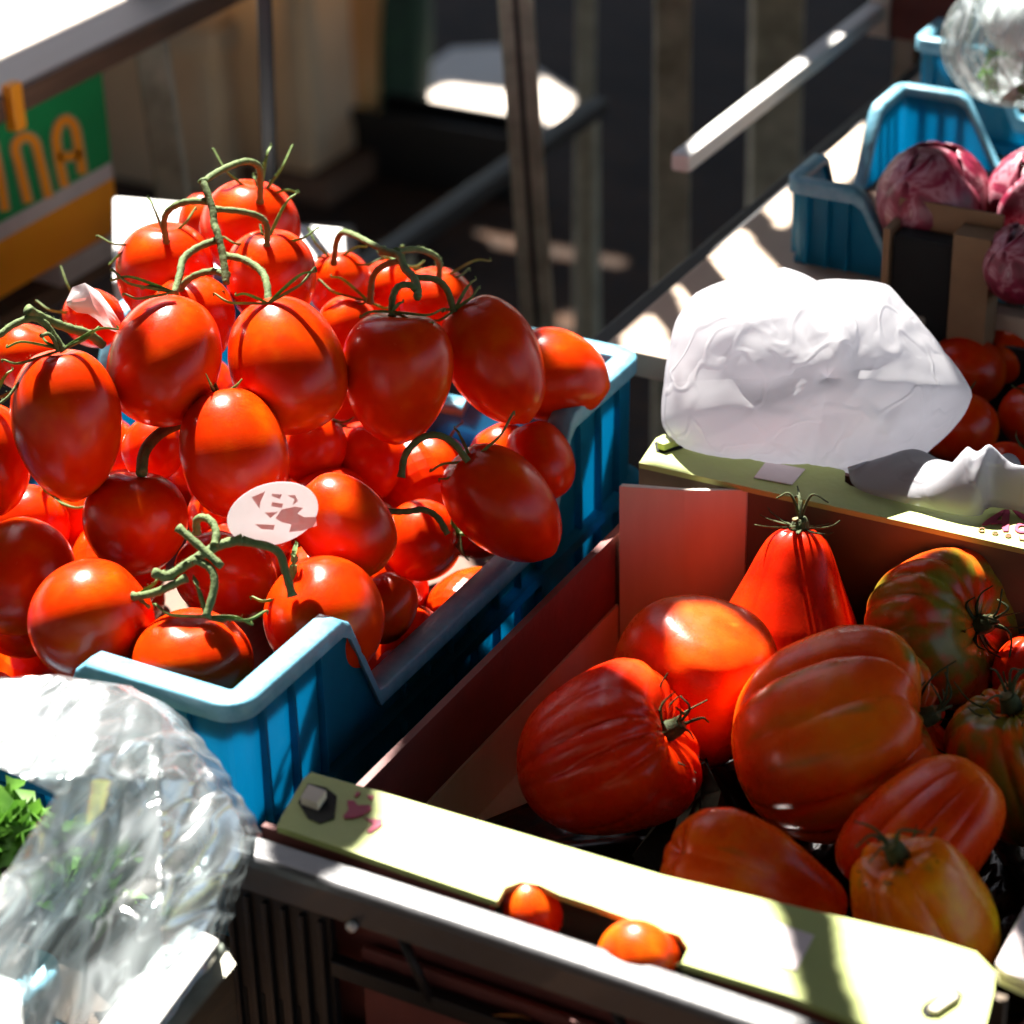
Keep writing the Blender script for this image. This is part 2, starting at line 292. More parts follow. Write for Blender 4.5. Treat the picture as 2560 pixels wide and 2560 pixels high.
# ------------------------------------------------------------------ added unseen canopy over the stall, its holes cut to place the sunlight
def inpoly(x, y, P):
    c = False; j = len(P)-1
    for i in range(len(P)):
        if (P[i][1] > y) != (P[j][1] > y) and x < (P[j][0]-P[i][0])*(y-P[i][1])/(P[j][1]-P[i][1])+P[i][0]: c = not c
        j = i
    return c
LIT = [ # bag skirt and rail first
 (1.02, [(2080, 1060), (2290, 1075), (2370, 1140), (2700, 1220), (2700, 1300), (2400, 1235), (2170, 1180)]),
 (1.031, [(1726, 345), (1760, 290), (2000, 125), (2045, 181), (1757, 424)]), (1.031, [(2078, 88), (2129, 20), (2170, 62), (2119, 135)]), # (height of the lit surface, outline)
 (1.07, [(-900, 100), (1180, 200), (1190, 760), (1040, 790), (950, 825), (890, 870), (850, 960), (760, 1060), (640, 1130), (480, 1100), (350, 1020), (-900, 1020)]),
 (1.02, [(-900, 1500), (60, 1420), (150, 1370), (330, 1360), (430, 1440), (540, 1330), (600, 1200), (760, 1160), (880, 1150), (900, 1300), (918, 1480), (880, 1600), (680, 1790), (625, 1930), (650, 2100), (620, 2300), (640, 2700), (-900, 2700)]),
 (1.03, [(1330, 760), (1640, 780), (1650, 960), (1460, 1010), (1400, 990)]),
 (1.0, [(958, 1940), (1500, 2080), (1890, 2180), (1955, 2330), (1985, 2480), (2000, 2640), (1900, 2720), (830, 2400), (800, 2180), (893, 2125), (948, 2075)]),
 (1.0, [(2088, 2250), (2520, 2360), (2620, 2700), (2230, 2800), (2170, 2560), (2118, 2420)]),
 (.995, [(1665, 1570), (1700, 1500), (1790, 1485), (1880, 1530), (1862, 1610), (1760, 1640), (1675, 1648)]),
 (.98, [(1895, 1560), (1950, 1620), (1945, 1690), (1905, 1640)]),
 (.985, [(1485, 1700), (1540, 1655), (1650, 1660), (1665, 1770), (1570, 1755), (1535, 1712)]),
 (1.0, [(1606, 1146), (1635, 1070), (1830, 1110), (1880, 1160), (1822, 1190), (1700, 1164)]),
 (1.06, [(1640, 985), (1640, 880), (1740, 700), (1900, 640), (2180, 650), (2400, 860), (2440, 950), (2400, 975), (2000, 960), (1800, 975)]),
 (1.0, [(1560, 838), (1627, 781), (1687, 880), (1663, 1000), (1560, 1100)]),
 (1.0, [(1689, 719), (1850, 569), (1938, 668), (1830, 760), (1715, 781)]),
 (1.0, [(1907, 512), (1969, 455), (1980, 549), (1953, 574)]),
 (1.0, [(2036, 383), (2160, 290), (2150, 430), (2078, 470), (2041, 455)]),
 (1.06, [(2120, 200), (2290, 30), (2700, -160), (2700, 560), (2440, 520), (2230, 400)]),
 (.01, [(300, 575), (880, 575), (900, 760), (300, 950)]),
 (.45, [(250, -200), (905, -200), (905, 330), (250, 400)]),
 (1.0, [(-1500, -500), (900, -500), (430, 26), (0, 240), (-1500, 900)]),
 (.95, [(270, 470), (470, 500), (620, 560), (870, 570), (870, 680), (270, 640)]),
 (0.01, [(1030, 250), (1120, 210), (1290, 230), (1290, 335), (1120, 335), (1060, 310)]),
 (0.01, [(1350, 190), (1440, 250), (1390, 310), (1350, 290)]),
 (0.01, [(1185, 560), (1300, 580), (1300, 608), (1180, 585)]), (0.01, [(1365, 592), (1560, 630), (1560, 650), (1365, 620)]),
 (0.01, [(1385, 770), (1460, 755), (1475, 795), (1430, 815), (1390, 800)]),
 (.95, [(1140, 520), (1190, 515), (1190, 560), (1140, 560)]),
]
ZC = 1.86
HOLES = []
for z, P in LIT:
    Q = [at(x, y, z=z) + SD*((ZC-z)/SD[2]) for x, y in P]
    Q = [(q[0], q[1]) for q in Q]; xs = [q[0] for q in Q]; ys = [q[1] for q in Q]
    HOLES.append((min(xs), max(xs), min(ys), max(ys), Q))
def gap(x, y):   # is the added canopy cut open at this point of its plane?
    return any(h[0] <= x <= h[1] and h[2] <= y <= h[3] and inpoly(x, y, h[4]) for h in HOLES)
def shade(x0, x1, y0, y1, cell, mb, depth=0):
    hs = any(h[0] < x1 and h[1] > x0 and h[2] < y1 and h[3] > y0 for h in HOLES)
    q = [(x0, y0, ZC), (x1, y0, ZC), (x1, y1, ZC), (x0, y1, ZC)]
    if not hs: mb.add(q, [(0, 1, 2, 3)]); return
    if depth >= 6:
        smp = [gap(x0+(x1-x0)*i/3, y0+(y1-y0)*j/3) for i in range(4) for j in range(4)]
        if not any(smp) and depth >= 7: mb.add(q, [(0, 1, 2, 3)]); return
        if all(smp): return
        if x1-x0 <= cell:
            if sum(smp) < 8: mb.add(q, [(0, 1, 2, 3)])
            return
    xm, ym = (x0+x1)/2, (y0+y1)/2
    for a in ((x0, xm), (xm, x1)):
        for b in ((y0, ym), (ym, y1)): shade(*a, *b, cell, mb, depth+1)
mb = MB(); shade(-5.2, 1.2, -.1, 6.3, .0035, mb)
mb.add([(-5.2, -1.8, ZC), (2.0, -1.8, ZC), (2.0, -.1, ZC), (-5.2, -.1, ZC)], [(0, 1, 2, 3)]); mb.add([(1.2, -.1, ZC), (2.0, -.1, ZC), (2.0, 6.3, ZC), (1.2, 6.3, ZC)], [(0, 1, 2, 3)])
M['mask'] = simple('shade_mask_cloth', (.10, .11, .09), rough=.9, scale=5)
aw = put('shade_mask', mb, 'mask', smooth=False); tag(aw, 'added unseen canopy cloth over the stall with holes cut to shape the sunlight', 'shade_mask')

# ------------------------------------------------------------------ stall tables
def table(name, x0, x1, y0, y1, zt, th, mat, legs, label):
    r_ = root(name, ((x0+x1)/2, (y0+y1)/2, 0))
    put('tabletop', MB().box(x0, x1, y0, y1, zt-th, zt), mat, r_, bevel=.002)
    for lx, ly in legs: put('leg', MB().box(lx-.018, lx+.018, ly-.018, ly+.018, 0, zt-th-.001), 'steel', r_, bevel=.002)
    return tag(r_, label, 'table', 'stall tables')
table('stall_table', -.46, .95, -.60, .40, .882, .02, 'wood', [(-.4, .36), (.9, .36), (.9, -.5), (-.4, -.5)], 'brown wooden stall table under the blue and green rimmed tomato trays')
put('table_leaf', MB().box(.02, .95, .4005, .56, .862, .882), 'wood', bpy.data.objects['stall_table'])
tb = table('stall_table', -.078, .9, .5605, 1.75, 1.0, .016, 'board', [(.8, 1.7), (.8, .6)], 'pale board table behind the white bag with striped sunlight along its edge')
put('board_end', MB().box(-.078, .072, .425, .56, .984, 1.0), 'board', tb, bevel=.002)
tl = table('stall_table', -1.8, -.616, .35, 1.25, 1.022, .014, 'cream', [(-1.7, .4), (-1.7, 1.2)], 'sunlit cream table in the top left corner above the green and orange box')
put('edge_trim', MB().box(-.6155, -.6105, .35, 1.25, 1.004, 1.021), 'wood', tl)
put('edge_clip', MB().box(-.612, -.603, .556, .568, .996, 1.030), 'orange', tl, bevel=.001)

# ------------------------------------------------------------------ blue crates
def crate(x0, x1, y0, y1, zb, zr, zt, arm, wl, rad, label, group='blue plastic crates', slope=.022):
    r_ = root('plastic_crate', ((x0+x1)/2, (y0+y1)/2, zb))
    def path():
        S = []; cs = [((x1-rad, y0+rad), -90), ((x1-rad, y1-rad), 0), ((x0+rad, y1-rad), 90), ((x0+rad, y0+rad), 180)]
        for k in range(4):
            (cx, cy_), a0 = cs[k]
            for q in range(7):
                a = R(a0+90*q/6); S.append((cx+rad*math.cos(a), cy_+rad*math.sin(a), math.cos(a), math.sin(a), zt))
            (dx, dy), a1 = cs[(k+1) % 4]; a = R(a0+90); n = (math.cos(a), math.sin(a))
            p = np.array([cx+rad*n[0], cy_+rad*n[1]]); q_ = np.array([dx+rad*n[0], dy+rad*n[1]]); Ls = np.linalg.norm(q_-p)+2*rad
            for s_ in sorted([arm-.006, arm, arm+slope*.5, arm+slope, arm+slope+.006, Ls-arm-slope-.006, Ls-arm-slope, Ls-arm-slope*.5, Ls-arm, Ls-arm+.006]):
                u = (s_-rad)/(Ls-2*rad); d = min(s_, Ls-s_)
                h = zt if d <= arm-.003 else (zr if d >= arm+slope else zt-(zt-zr)*max(0, min(1, (d-arm+.002)/(slope+.002)))**1.0)
                pp = p+(q_-p)*u; S.append((pp[0], pp[1], n[0], n[1], h))
        return S
    S = path(); n = len(S)
    def ring(off, z): return [(s[0]-s[2]*off, s[1]-s[3]*off, z(s)) for s in S]
    def band(mb, rings):
        V = [p for rg in rings for p in rg]; m = len(rings)
        mb.add(V, [(i*n+k, i*n+(k+1) % n, (i+1)*n+(k+1) % n, (i+1)*n+k) for i in range(m-1) for k in range(n)]); return mb
    put('base_board', MB().box(x0+.009, x1-.009, y0+.009, y1-.009, zb+.0045, zb+.0075), 'wood', r_, smooth=False)
    rim = MB(); hh = lambda e: (lambda s: s[4]-e)
    band(rim, [ring(0, hh(.009)), ring(0, hh(.0012)), ring(.0012, hh(0)), ring(wl-.0012, hh(0)), ring(wl, hh(.0012)), ring(wl, hh(.006)), ring(wl-.002, hh(.006)), ring(wl-.002, hh(.003)), ring(.002, hh(.003)), ring(.002, hh(.009)), ring(0, hh(.009))])
    put('rim', rim, 'bluerim', r_, smooth=True)
    body = MB(); zf = lambda v: (lambda s: v)
    band(body, [ring(.0035, hh(.003)), ring(.006, zf(zb)), ring(.0078, zf(zb)), ring(.0052, hh(.003))])
    body.box(x0+.006, x1-.006, y0+.006, y1-.006, zb, zb+.004)
    band(body, [ring(-.002, zf(zr-.020)), ring(-.002, zf(zr-.026)), ring(.004, zf(zr-.026))])   # ledge below the rail
    band(body, [ring(-.002, zf(zr-.020)), ring(.004, zf(zr-.019))])
    ribs = body
    for (ax, ay, dx, dy, nx, ny, Ls) in ((x0, y0, 1, 0, 0, -1, x1-x0), (x1, y0, 0, 1, 1, 0, y1-y0), (x1, y1, -1, 0, 0, 1, x1-x0), (x0, y1, 0, -1, -1, 0, y1-y0)):
        k = rad+.004
        while k < Ls-rad:
            d = min(k, Ls-k); top = zt-.008 if d < arm else zr-.008
            if not (arm-.004 < d < arm+slope+.004):
                px, py = ax+dx*k, ay+dy*k; a, b = np.array([px, py]), np.array([px+dx*.0016, py+dy*.0016]); nn = np.array([nx, ny])
                P4 = [a-nn*.005, a-nn*.0004, b-nn*.0004, b-nn*.005]
                ribs.prism([(*q, zb+.002) for q in P4], (0, 0, top-zb-.002))
            k += arm*.26
    put('body', body, 'blue', r_, smooth=False)
    return tag(r_, label, 'crate', group)
crate(-.335, -.035, 0, .392, .886, .966, 1.02, .088, .0135, .014, 'blue plastic crate heaped with vine tomatoes')
crate(-.032, .30, .571, .757, 1.001, 1.012, 1.056, .050, .0085, .010, 'blue crate of red leafed radicchio heads at the upper right')
crate(-.036, .30, .790, .975, 1.001, 1.03, 1.074, .052, .0095, .010, 'farthest blue crate under a clear bag in the top right corner')
crate(-.47, -.07, -.34, -.085, .884, .915, .935, .07, .0135, .014, 'blue crate of green leaves beneath the clear bag at the lower left')

# ------------------------------------------------------------------ fruit
def fruit(c, axis, Rw, Lh, prof='plum', nrib=0, amp=0., seed=0, nt_=30, npv=48, dent=.10, tip=.0, squash=1., bend=0., spin=None):
    rg = np.random.default_rng(seed); axis = np.array(axis, float); axis /= np.linalg.norm(axis)
    a = np.cross(axis, FW); a /= np.linalg.norm(a); b = np.cross(axis, a)
    if nrib and npv < 90: npv = 96
    t = np.linspace(0, 1, nt_+1); th = math.pi*t; s_, c_ = np.sin(th), np.cos(th)
    if prof == 'plum': rad = s_**.86*(1+.10*c_-.03*np.cos(2*th)); z = c_
    elif prof == 'long': rad = s_**.80*(1-.03*c_); z = c_
    elif prof == 'round': rad = s_**.95; z = c_
    elif prof == 'heart': rad = s_**.80*(1+.20*c_); z = c_
    else:
        cp = np.array(prof, float); rad = np.interp(t, np.linspace(0, 1, len(cp)), cp); z = c_
        k = np.array([1, 4, 6, 4, 1])/16.; rp_ = np.pad(rad, 2, mode='edge'); rad = np.convolve(rp_, k, 'valid'); rad *= np.clip(s_*3.2, 0, 1)**.6; rad[0] = rad[-1] = 0
    rad = rad/rad.max()
    ph = np.linspace(0, 2*math.pi, npv, endpoint=False)+(spin if spin is not None else rg.uniform(0, 6))
    P, Q = np.meshgrid(ph, t); Rr = np.repeat(rad[:, None], npv, 1); Z = np.repeat(z[:, None], npv, 1)
    if nrib:
        warp = P + .28*np.sin(2*P+rg.uniform(0, 6)) + .16*np.sin(3*P+rg.uniform(0, 6)) + .10*np.sin(4*Q+P)
        g = np.abs(np.cos(nrib*warp/2)); dep = .55+.45*np.sin(P*1.0+rg.uniform(0, 6))*np.sin(2*P+rg.uniform(0, 6))
        w_ = np.clip(1.25-Q*1.15, 0, 1)*np.clip(Q*9, 0, 1)
        Rr = Rr*(1-amp*w_*dep*(1-g**.55)*1.6)
        Rr = Rr*(1+.05*np.sin(P*2+rg.uniform(0, 6))*np.sin(Q*math.pi)+.035*np.sin(P*3+rg.uniform(0, 6)))
        Z = Z+.14*amp*np.cos(nrib*warp)*np.exp(-(Q/.25)**2)
        Z = Z-dent*1.5*np.exp(-(Rr/.30)**2)*(Q < .5)
    else:
        Rr = Rr*(1+.022*np.sin(P*2+rg.uniform(0, 6))*(.4+Q)+.016*np.sin(P*3+rg.uniform(0, 6)))
        Z = Z-dent*np.exp(-(Rr/.26)**2)*(Q < .5)
        Rr = Rr*(1-.02*np.abs(np.sin(P*2.5))*np.exp(-(Q/.2)**2))
    if tip: Z = Z-tip*np.exp(-(Rr/.16)**2)*(Q > .5)
    X_, Y_ = Rr*np.cos(P), Rr*np.sin(P)*squash
    X_ = X_+bend*(Z**2-.3)
    W = c+Rw*(X_[..., None]*a+Y_[..., None]*b)+Lh*Z[..., None]*axis
    V = list(W[1:-1].reshape(-1, 3)); lc = np.stack([X_, Y_, Z*Lh/Rw], -1)
    mb = MB(); m = nt_-1
    fc = [(i*npv+k, (i+1)*npv+k, (i+1)*npv+(k+1) % npv, i*npv+(k+1) % npv) for i in range(m-1) for k in range(npv)]
    V += [W[0, 0], W[-1, 0]]; n0 = m*npv
    fc += [(n0, k, (k+1) % npv) for k in range(npv)] + [(n0+1, (m-1)*npv+(k+1) % npv, (m-1)*npv+k) for k in range(npv)]
    # keep outward orientation
    mb.add(V, fc); mb.loc = list(lc[1:-1].reshape(-1, 3))+[lc[0, 0], lc[-1, 0]]
    p = [np.array(V[i]) for i in fc[npv*(m//2)]]; nn = np.cross(p[1]-p[0], p[2]-p[0])
    if nn@(p[0]-c) < 0: mb.f = [f[::-1] for f in mb.f]
    zt_ = float(Z[0, 0]); return mb, np.array(W[0, 0]), axis, a, b
def sepal(mb, pts, wd, thick=.0003):
    P = spline(pts, 5); m = len(P); T = np.gradient(P, axis=0); T /= np.linalg.norm(T, axis=1)[:, None]+1e-12
    V = []
    for i in range(m):
        t = i/(m-1); w_ = wd*(.35+.65*math.sin(math.pi*min(1, t*1.5+.12)*.72))*max(.07, (1-t)**.75)
        sd = np.cross(T[i], UP); nl = np.linalg.norm(sd); sd = sd/nl if nl > .15 else RT; nn = np.cross(sd, T[i]); nn *= np.sign(nn@UP) or 1
        V += [P[i]-sd*w_+nn*w_*.45, P[i], P[i]+sd*w_+nn*w_*.45, P[i]-nn*thick*2]
    Fc = []
    for i in range(m-1):
        q, r_ = i*4, (i+1)*4
        Fc += [(q, q+1, r_+1, r_), (q+1, q+2, r_+2, r_+1), (q+2, q+3, r_+3, r_+2), (q+3, q, r_, r_+3)]
    mb.add(V, Fc)
def hairs(mb, pts, rad, n, ln=.0011, rg=rng):
    P = spline(pts, 6)
    for _ in range(n):
        i = rg.integers(0, len(P)-1); p = P[i]+(P[i+1]-P[i])*rg.random(); T = P[i+1]-P[i]; T = T/(np.linalg.norm(T)+1e-12)
        d = rg.normal(size=3); d -= T*(d@T); d /= np.linalg.norm(d); e = np.cross(T, d); q = p+d*rad*.9; l_ = ln*rg.uniform(.5, 1.3); w_ = .00009
        mb.add([q-e*w_, q+e*w_, q+T*w_*1.5, q+d*l_+rg.normal(size=3)*l_*.2], [(0, 1, 3), (1, 2, 3), (2, 0, 3)])
def rand_calyx(mb, top, axis, a, b, ln, seed, n=5, lift=.35, wd=.0022):
    rg = np.random.default_rng(seed); o0 = rg.uniform(0, 6)
    for k in range(n):
        th = o0+2*math.pi*k/n+rg.uniform(-.3, .3); d = math.cos(th)*a+math.sin(th)*b; l_ = ln*rg.uniform(.75, 1.2); lf = lift*rg.uniform(.2, 1.6)
        sepal(mb, [top+axis*.0006, top+d*l_*.4+axis*l_*lf*.12, top+d*l_*.8+axis*l_*lf*.5, top+d*l_+axis*l_*lf*1.1], wd*rg.uniform(.7, 1.1))

# name: px, py, half width px, half length px, depth, stem angle (deg clockwise from up), tilt of stem to viewer, profile
V = dict(
 a=(625, 572, 125, 124, 1.342, 8, 22, 'round'), b=(415, 688, 124, 132, 1.308, 0, 22, 'plum'), c=(678, 698, 115, 124, 1.286, -4, 20, 'plum'),
 d=(485, 800, 108, 112, 1.277, -8, 18, 'plum'), A=(414, 901, 140, 164, 1.204, 14, -18, 'long'), C=(717, 912, 142, 174, 1.218, -20, -12, 'long'),
 E=(166, 1060, 138, 190, 1.180, -4, 14, 'plum'), F=(-20, 1146, 102, 140, 1.216, -10, -5, 'plum'), G=(583, 1132, 136, 162, 1.194, -16, -10, 'long'),
 H=(385, 1122, 78, 85, 1.245, 20, 5, 'round'), I=(340, 1307, 130, 130, 1.198, 4, 8, 'plum'), J=(48, 1440, 136, 150, 1.195, 20, -20, 'round'),
 K=(72, 1312, 102, 100, 1.268, 40, 0, 'round'), L=(228, 1552, 157, 156, 1.140, 50, 0, 'round'), M=(860, 1314, 116, 142, 1.191, -42, 0, 'long'),
 N=(812, 1545, 154, 152, 1.156, -40, 38, 'round'), O=(482, 1652, 150, 130, 1.125, 6, 30, 'round'), P=(565, 1440, 130, 112, 1.212, 20, 0, 'round'),
 Q=(993, 943, 137, 164, 1.237, 2, 14, 'heart'), R=(1238, 900, 122, 170, 1.268, -28, 4, 'plum'), S=(1388, 940, 118, 134, 1.309, -78, 0, 'plum'),
 T=(865, 825, 80, 88, 1.311, 14, 10, 'round'), U=(850, 712, 82, 85, 1.363, -8, 18, 'round'), V=(975, 728, 80, 78, 1.386, 20, 10, 'round'),
 W=(1092, 752, 97, 86, 1.362, 4, 22, 'round'), X=(1258, 1263, 124, 172, 1.244, -46, 12, 'plum'), Y=(1258, 1142, 86, 86, 1.315, -30, 0, 'round'),
 Z=(1350, 1152, 86, 102, 1.290, -20, 0, 'long'), y=(70, 895, 95, 85, 1.300, 20, 15, 'round'), x=(235, 795, 78, 72, 1.334, 30, 10, 'round'),
 w=(512, 560, 70, 80, 1.441, 0, 0, 'round'), f1=(780, 1120, 82, 92, 1.313, 30, 0, 'long'), f2=(920, 1150, 92, 100, 1.333, -60, 0, 'long'),
 f3=(1082, 1180, 100, 100, 1.350, 10, 0, 'round'), f4=(1055, 1352, 104, 100, 1.276, 80, 10, 'round'), f5=(965, 1520, 78, 92, 1.219, 30, 0, 'long'),
 f6=(560, 1290, 90, 90, 1.262, 0, 0, 'round'), f7=(180, 1290, 90, 90, 1.290, 0, 0, 'round'))
def vine_tomato(key, parent=None, calyx=True, **kw):
    px, py, rx, ry, d, ang, tilt, prof = V[key]
    ax = math.cos(R(tilt))*(math.sin(R(ang))*RT+math.cos(R(ang))*UP)-math.sin(R(tilt))*FW
    c = at(px, py, d=d); rx_, ry_ = rx*d/F, ry*d/F; ct = math.cos(R(tilt)); Lh = math.sqrt(max((ry_**2-(rx_*math.sin(R(tilt)))**2)/ct**2, (.75*rx_)**2))
    big = rx > 95
    mb, top, ax, a, b = fruit(c, ax, rx_, Lh, prof, seed=sum(map(ord, key)), nt_=34 if big else 24, npv=56 if big else 40, tip=.05 if prof in ('heart', 'plum') else .02)
    o = put('tomato', mb, 'tom', parent, origin=c)
    return o, top, ax, a, b
def calyx(parent, key, stem_px, tips, wd=.0021, info=None):
    # sepals spread from the stem base to the given tips; depth follows the shoulder of the fruit
    d0 = V[key][4]-V[key][3]*V[key][4]/F*.25
    mb = MB(); s0 = at(*stem_px, d=d0-.004)
    for k, tp in enumerate(tips):
        dd = tp[2] if len(tp) > 2 else -.004; q = at(tp[0], tp[1], d=d0+dd); v = q-s0; ln = np.linalg.norm(v)
        sag = UP*ln*(.10 if k % 2 else -.12)+(-FW)*ln*.12
        e = v/ln; curl = np.cross(e, FW)*ln*(.07 if k % 2 else -.07)
        sepal(mb, [s0, s0+v*.35+sag*.6, s0+v*.72+sag, q, q+(UP*.0016 if k % 2 else -UP*.0016)+curl*.1], wd*.95)
        hairs(mb, [s0+v*.3, s0+v*.7+sag*.8], .0008, 5)
    for _ in range(3): pass
    return put('calyx', mb, 'sepal', parent, origin=s0)
def stalks(parent, paths, nm='stalk'):
    # paths: (pixel polyline with start and end depth, radius px, name)
    for pts, d0, d1, rp, name in paths:
        n = len(pts); P = [at(p[0], p[1], d=d0+(d1-d0)*i/(n-1)) for i, p in enumerate(pts)]
        rr = rp*d0/F*.92; mb = MB(); m = len(P)*5
        rads = [rr*(1.25 if i == 0 else (1.35 if i == m-1 and name == 'pedicel' else 1+.10*math.sin(i*2.1))) for i in range(m)]
        mb.tube(P, rads, n=10, res=6); hairs(mb, P, rr, int(sum(np.linalg.norm(P[i+1]-P[i]) for i in range(n-1))*2600))
        put(name, mb, 'stem', parent)
def z1(*p): return [(x*.46584, 300+y*.46584) for x, y in p]
def z2(*p): return [(700+x*.46584, 500+y*.46584) for x, y in p]
def z3(*p): return [(x*.46584, 1100+y*.46584) for x, y in p]
def zl(*p): return [(x*.2588, 640+y*.2588) for x, y in p]
def zx(*p): return [(900+x*.2847, 1000+y*.2847) for x, y in p]
GR = 'vine tomato clusters in the blue crate'
def truss(loc, label): r_ = root('tomato_truss', loc); return tag(r_, label, 'tomato truss', GR)
# top cluster
t1 = truss(at(560, 700, d=1.28), 'top cluster of tomatoes on one green vine at the peak of the heap')
for k, (sp, tips) in dict(
  a=(z1((1395, 425))[0], z1((1145, 155), (1455, 140), (1570, 135), (1600, 390), (1490, 400), (1360, 300))), b=(z1((890, 650))[0], z1((525, 620), (590, 775), (695, 805), (795, 420), (1050, 470), (1105, 740))),
  c=(z1((1430, 670))[0], z1((1200, 625), (1310, 740), (1705, 578), (1590, 395), (1395, 560))), d=(z1((975, 935))[0], z1((1200, 915), (1190, 1010), (1080, 985), (850, 930))),
  A=(z1((935, 925))[0], z1((600, 800), (600, 860), (665, 930), (760, 905))), C=(z1((1440, 985))[0], z1((1150, 930), (1265, 940), (1690, 790), (1695, 812)))).items():
    o = vine_tomato(k, t1)[0]; calyx(o, k, sp, tips)
stalks(t1, [
 (z1((1085, 325), (1105, 370), (1140, 480), (1150, 560), (1165, 600), (1190, 700), (1205, 790), (1215, 880)), 1.250, 1.235, 10.5, 'vine_stem'),
 (z1((1090, 335), (1150, 290), (1240, 245), (1330, 222), (1390, 255), (1397, 340), (1395, 440)), 1.250, 1.318, 9.5, 'pedicel'),
 (z1((1110, 435), (1000, 440), (910, 480), (880, 550), (892, 655)), 1.249, 1.285, 9.5, 'pedicel'),
 (z1((1150, 478), (1290, 490), (1390, 518), (1432, 570), (1432, 675)), 1.248, 1.265, 8.5, 'pedicel'),
 (z1((1175, 640), (1060, 685), (985, 745), (965, 830), (935, 935)), 1.245, 1.215, 10, 'pedicel'),
 (z1((1222, 835), (1150, 812), (1060, 830), (985, 880), (972, 945)), 1.236, 1.262, 9.5, 'pedicel'),
 (z1((1195, 725), (1310, 750), (1400, 810), (1432, 880), (1442, 1000)), 1.242, 1.212, 10, 'pedicel')])
# cluster on the right shoulder of the heap
t2 = truss(at(1000, 800, d=1.30), 'tomato cluster with an arching forked vine on the right shoulder of the heap')
for k, (sp, tips) in dict(
  Q=(z2((605, 600))[0], z2((880, 580), (660, 545), (820, 655), (430, 630))), R=(z2((940, 590))[0], z2((1070, 462), (1050, 425), (830, 645), (870, 600))),
  U=(z2((290, 335))[0], z2((150, 150), (465, 250), (545, 312), (200, 310))), W=(z2((850, 440))[0], z2((1015, 365), (1128, 325), (740, 455), (950, 430))),
  T=(z2((475, 545))[0], z2((210, 425), (275, 410), (590, 575), (380, 600)))).items():
    o = vine_tomato(k, t2)[0]; calyx(o, k, sp, tips)
stalks(t2, [
 (z2((545, 270), (640, 300), (668, 365), (715, 415), (738, 470), (738, 525)), 1.262, 1.228, 11, 'vine_stem'),
 (z2((560, 272), (470, 225), (390, 185), (335, 175), (303, 225), (288, 340)), 1.262, 1.345, 9, 'pedicel'),
 (z2((620, 275), (740, 265), (830, 300), (855, 350), (852, 440)), 1.260, 1.345, 9, 'pedicel'),
 (z2((650, 325), (560, 350), (500, 410), (482, 550)), 1.256, 1.292, 9, 'pedicel'),
 (z2((712, 415), (830, 425), (895, 480), (935, 600)), 1.248, 1.256, 9.5, 'pedicel'),
 (z2((742, 500), (700, 458), (640, 462), (605, 520), (600, 625)), 1.232, 1.228, 9.5, 'pedicel')])
# cluster at the left edge
t3 = truss(at(120, 950, d=1.2), 'tomato cluster with thick fuzzy stems at the left edge of the heap')
for k, (sp, tips) in dict(E=(zl((600, 905))[0], zl((955, 680), (1135, 705), (30, 1000), (70, 880), (390, 760))), F=(zl((-60, 1400))[0], zl((280, 1165), (120, 1100))),
  y=(zl((300, 840))[0], zl((220, 760), (120, 800), (460, 790))), x=(zl((870, 560))[0], zl((585, 100), (960, 425), (350, 430)))).items():
    o = vine_tomato(k, t3)[0]; calyx(o, k, sp, tips)
stalks(t3, [
 (zl((-120, 810), (0, 760), (120, 670), (300, 598), (420, 640), (500, 740), (620, 915)), 1.150, 1.166, 10, 'pedicel'),
 (zl((265, 515), (440, 610), (640, 690), (860, 755), (990, 860)), 1.155, 1.19, 13, 'vine_stem'),
 (zl((400, 770), (470, 755), (530, 830), (560, 915)), 1.157, 1.165, 6, 'pedicel'),
 (zl((-80, 1480), (80, 1360), (170, 1240), (285, 1165)), 1.16, 1.165, 4, 'pedicel')])
# cluster at the near corner
t4 = truss(at(500, 1550, d=1.14), 'tomato cluster with twisted stems nearest the near crate corner')
for k, (sp, tips) in dict(O=(z3((1100, 950))[0], z3((1430, 915), (1350, 990), (830, 880), (1040, 740), (1230, 960))), N=(z3((1570, 835))[0], z3((1350, 840), (1520, 1030), (1720, 760), (1590, 560))),
  L=(z3((720, 850))[0], z3((605, 890), (860, 830), (880, 700), (800, 900)))).items():
    o = vine_tomato(k, t4)[0]; calyx(o, k, sp, tips, wd=.0028)
stalks(t4, [
 (z3((955, 470), (1060, 560), (1190, 680)), 1.118, 1.112, 11, 'vine_stem'),
 (z3((1300, 535), (1190, 560), (1110, 600), (1000, 670), (900, 730), (820, 710)), 1.128, 1.115, 14, 'vine_stem'),
 (z3((1150, 570), (1160, 490), (1120, 425), (1060, 425), (1055, 500)), 1.122, 1.140, 11, 'pedicel'),
 (z3((1040, 640), (1130, 690), (1150, 790), (1105, 955)), 1.115, 1.108, 11, 'pedicel'),
 (z3((1000, 740), (880, 800), (790, 830), (715, 840)), 1.116, 1.125, 11, 'pedicel'),
 (z3((1300, 540), (1480, 590), (1530, 700), (1570, 840)), 1.128, 1.130, 12, 'pedicel')])
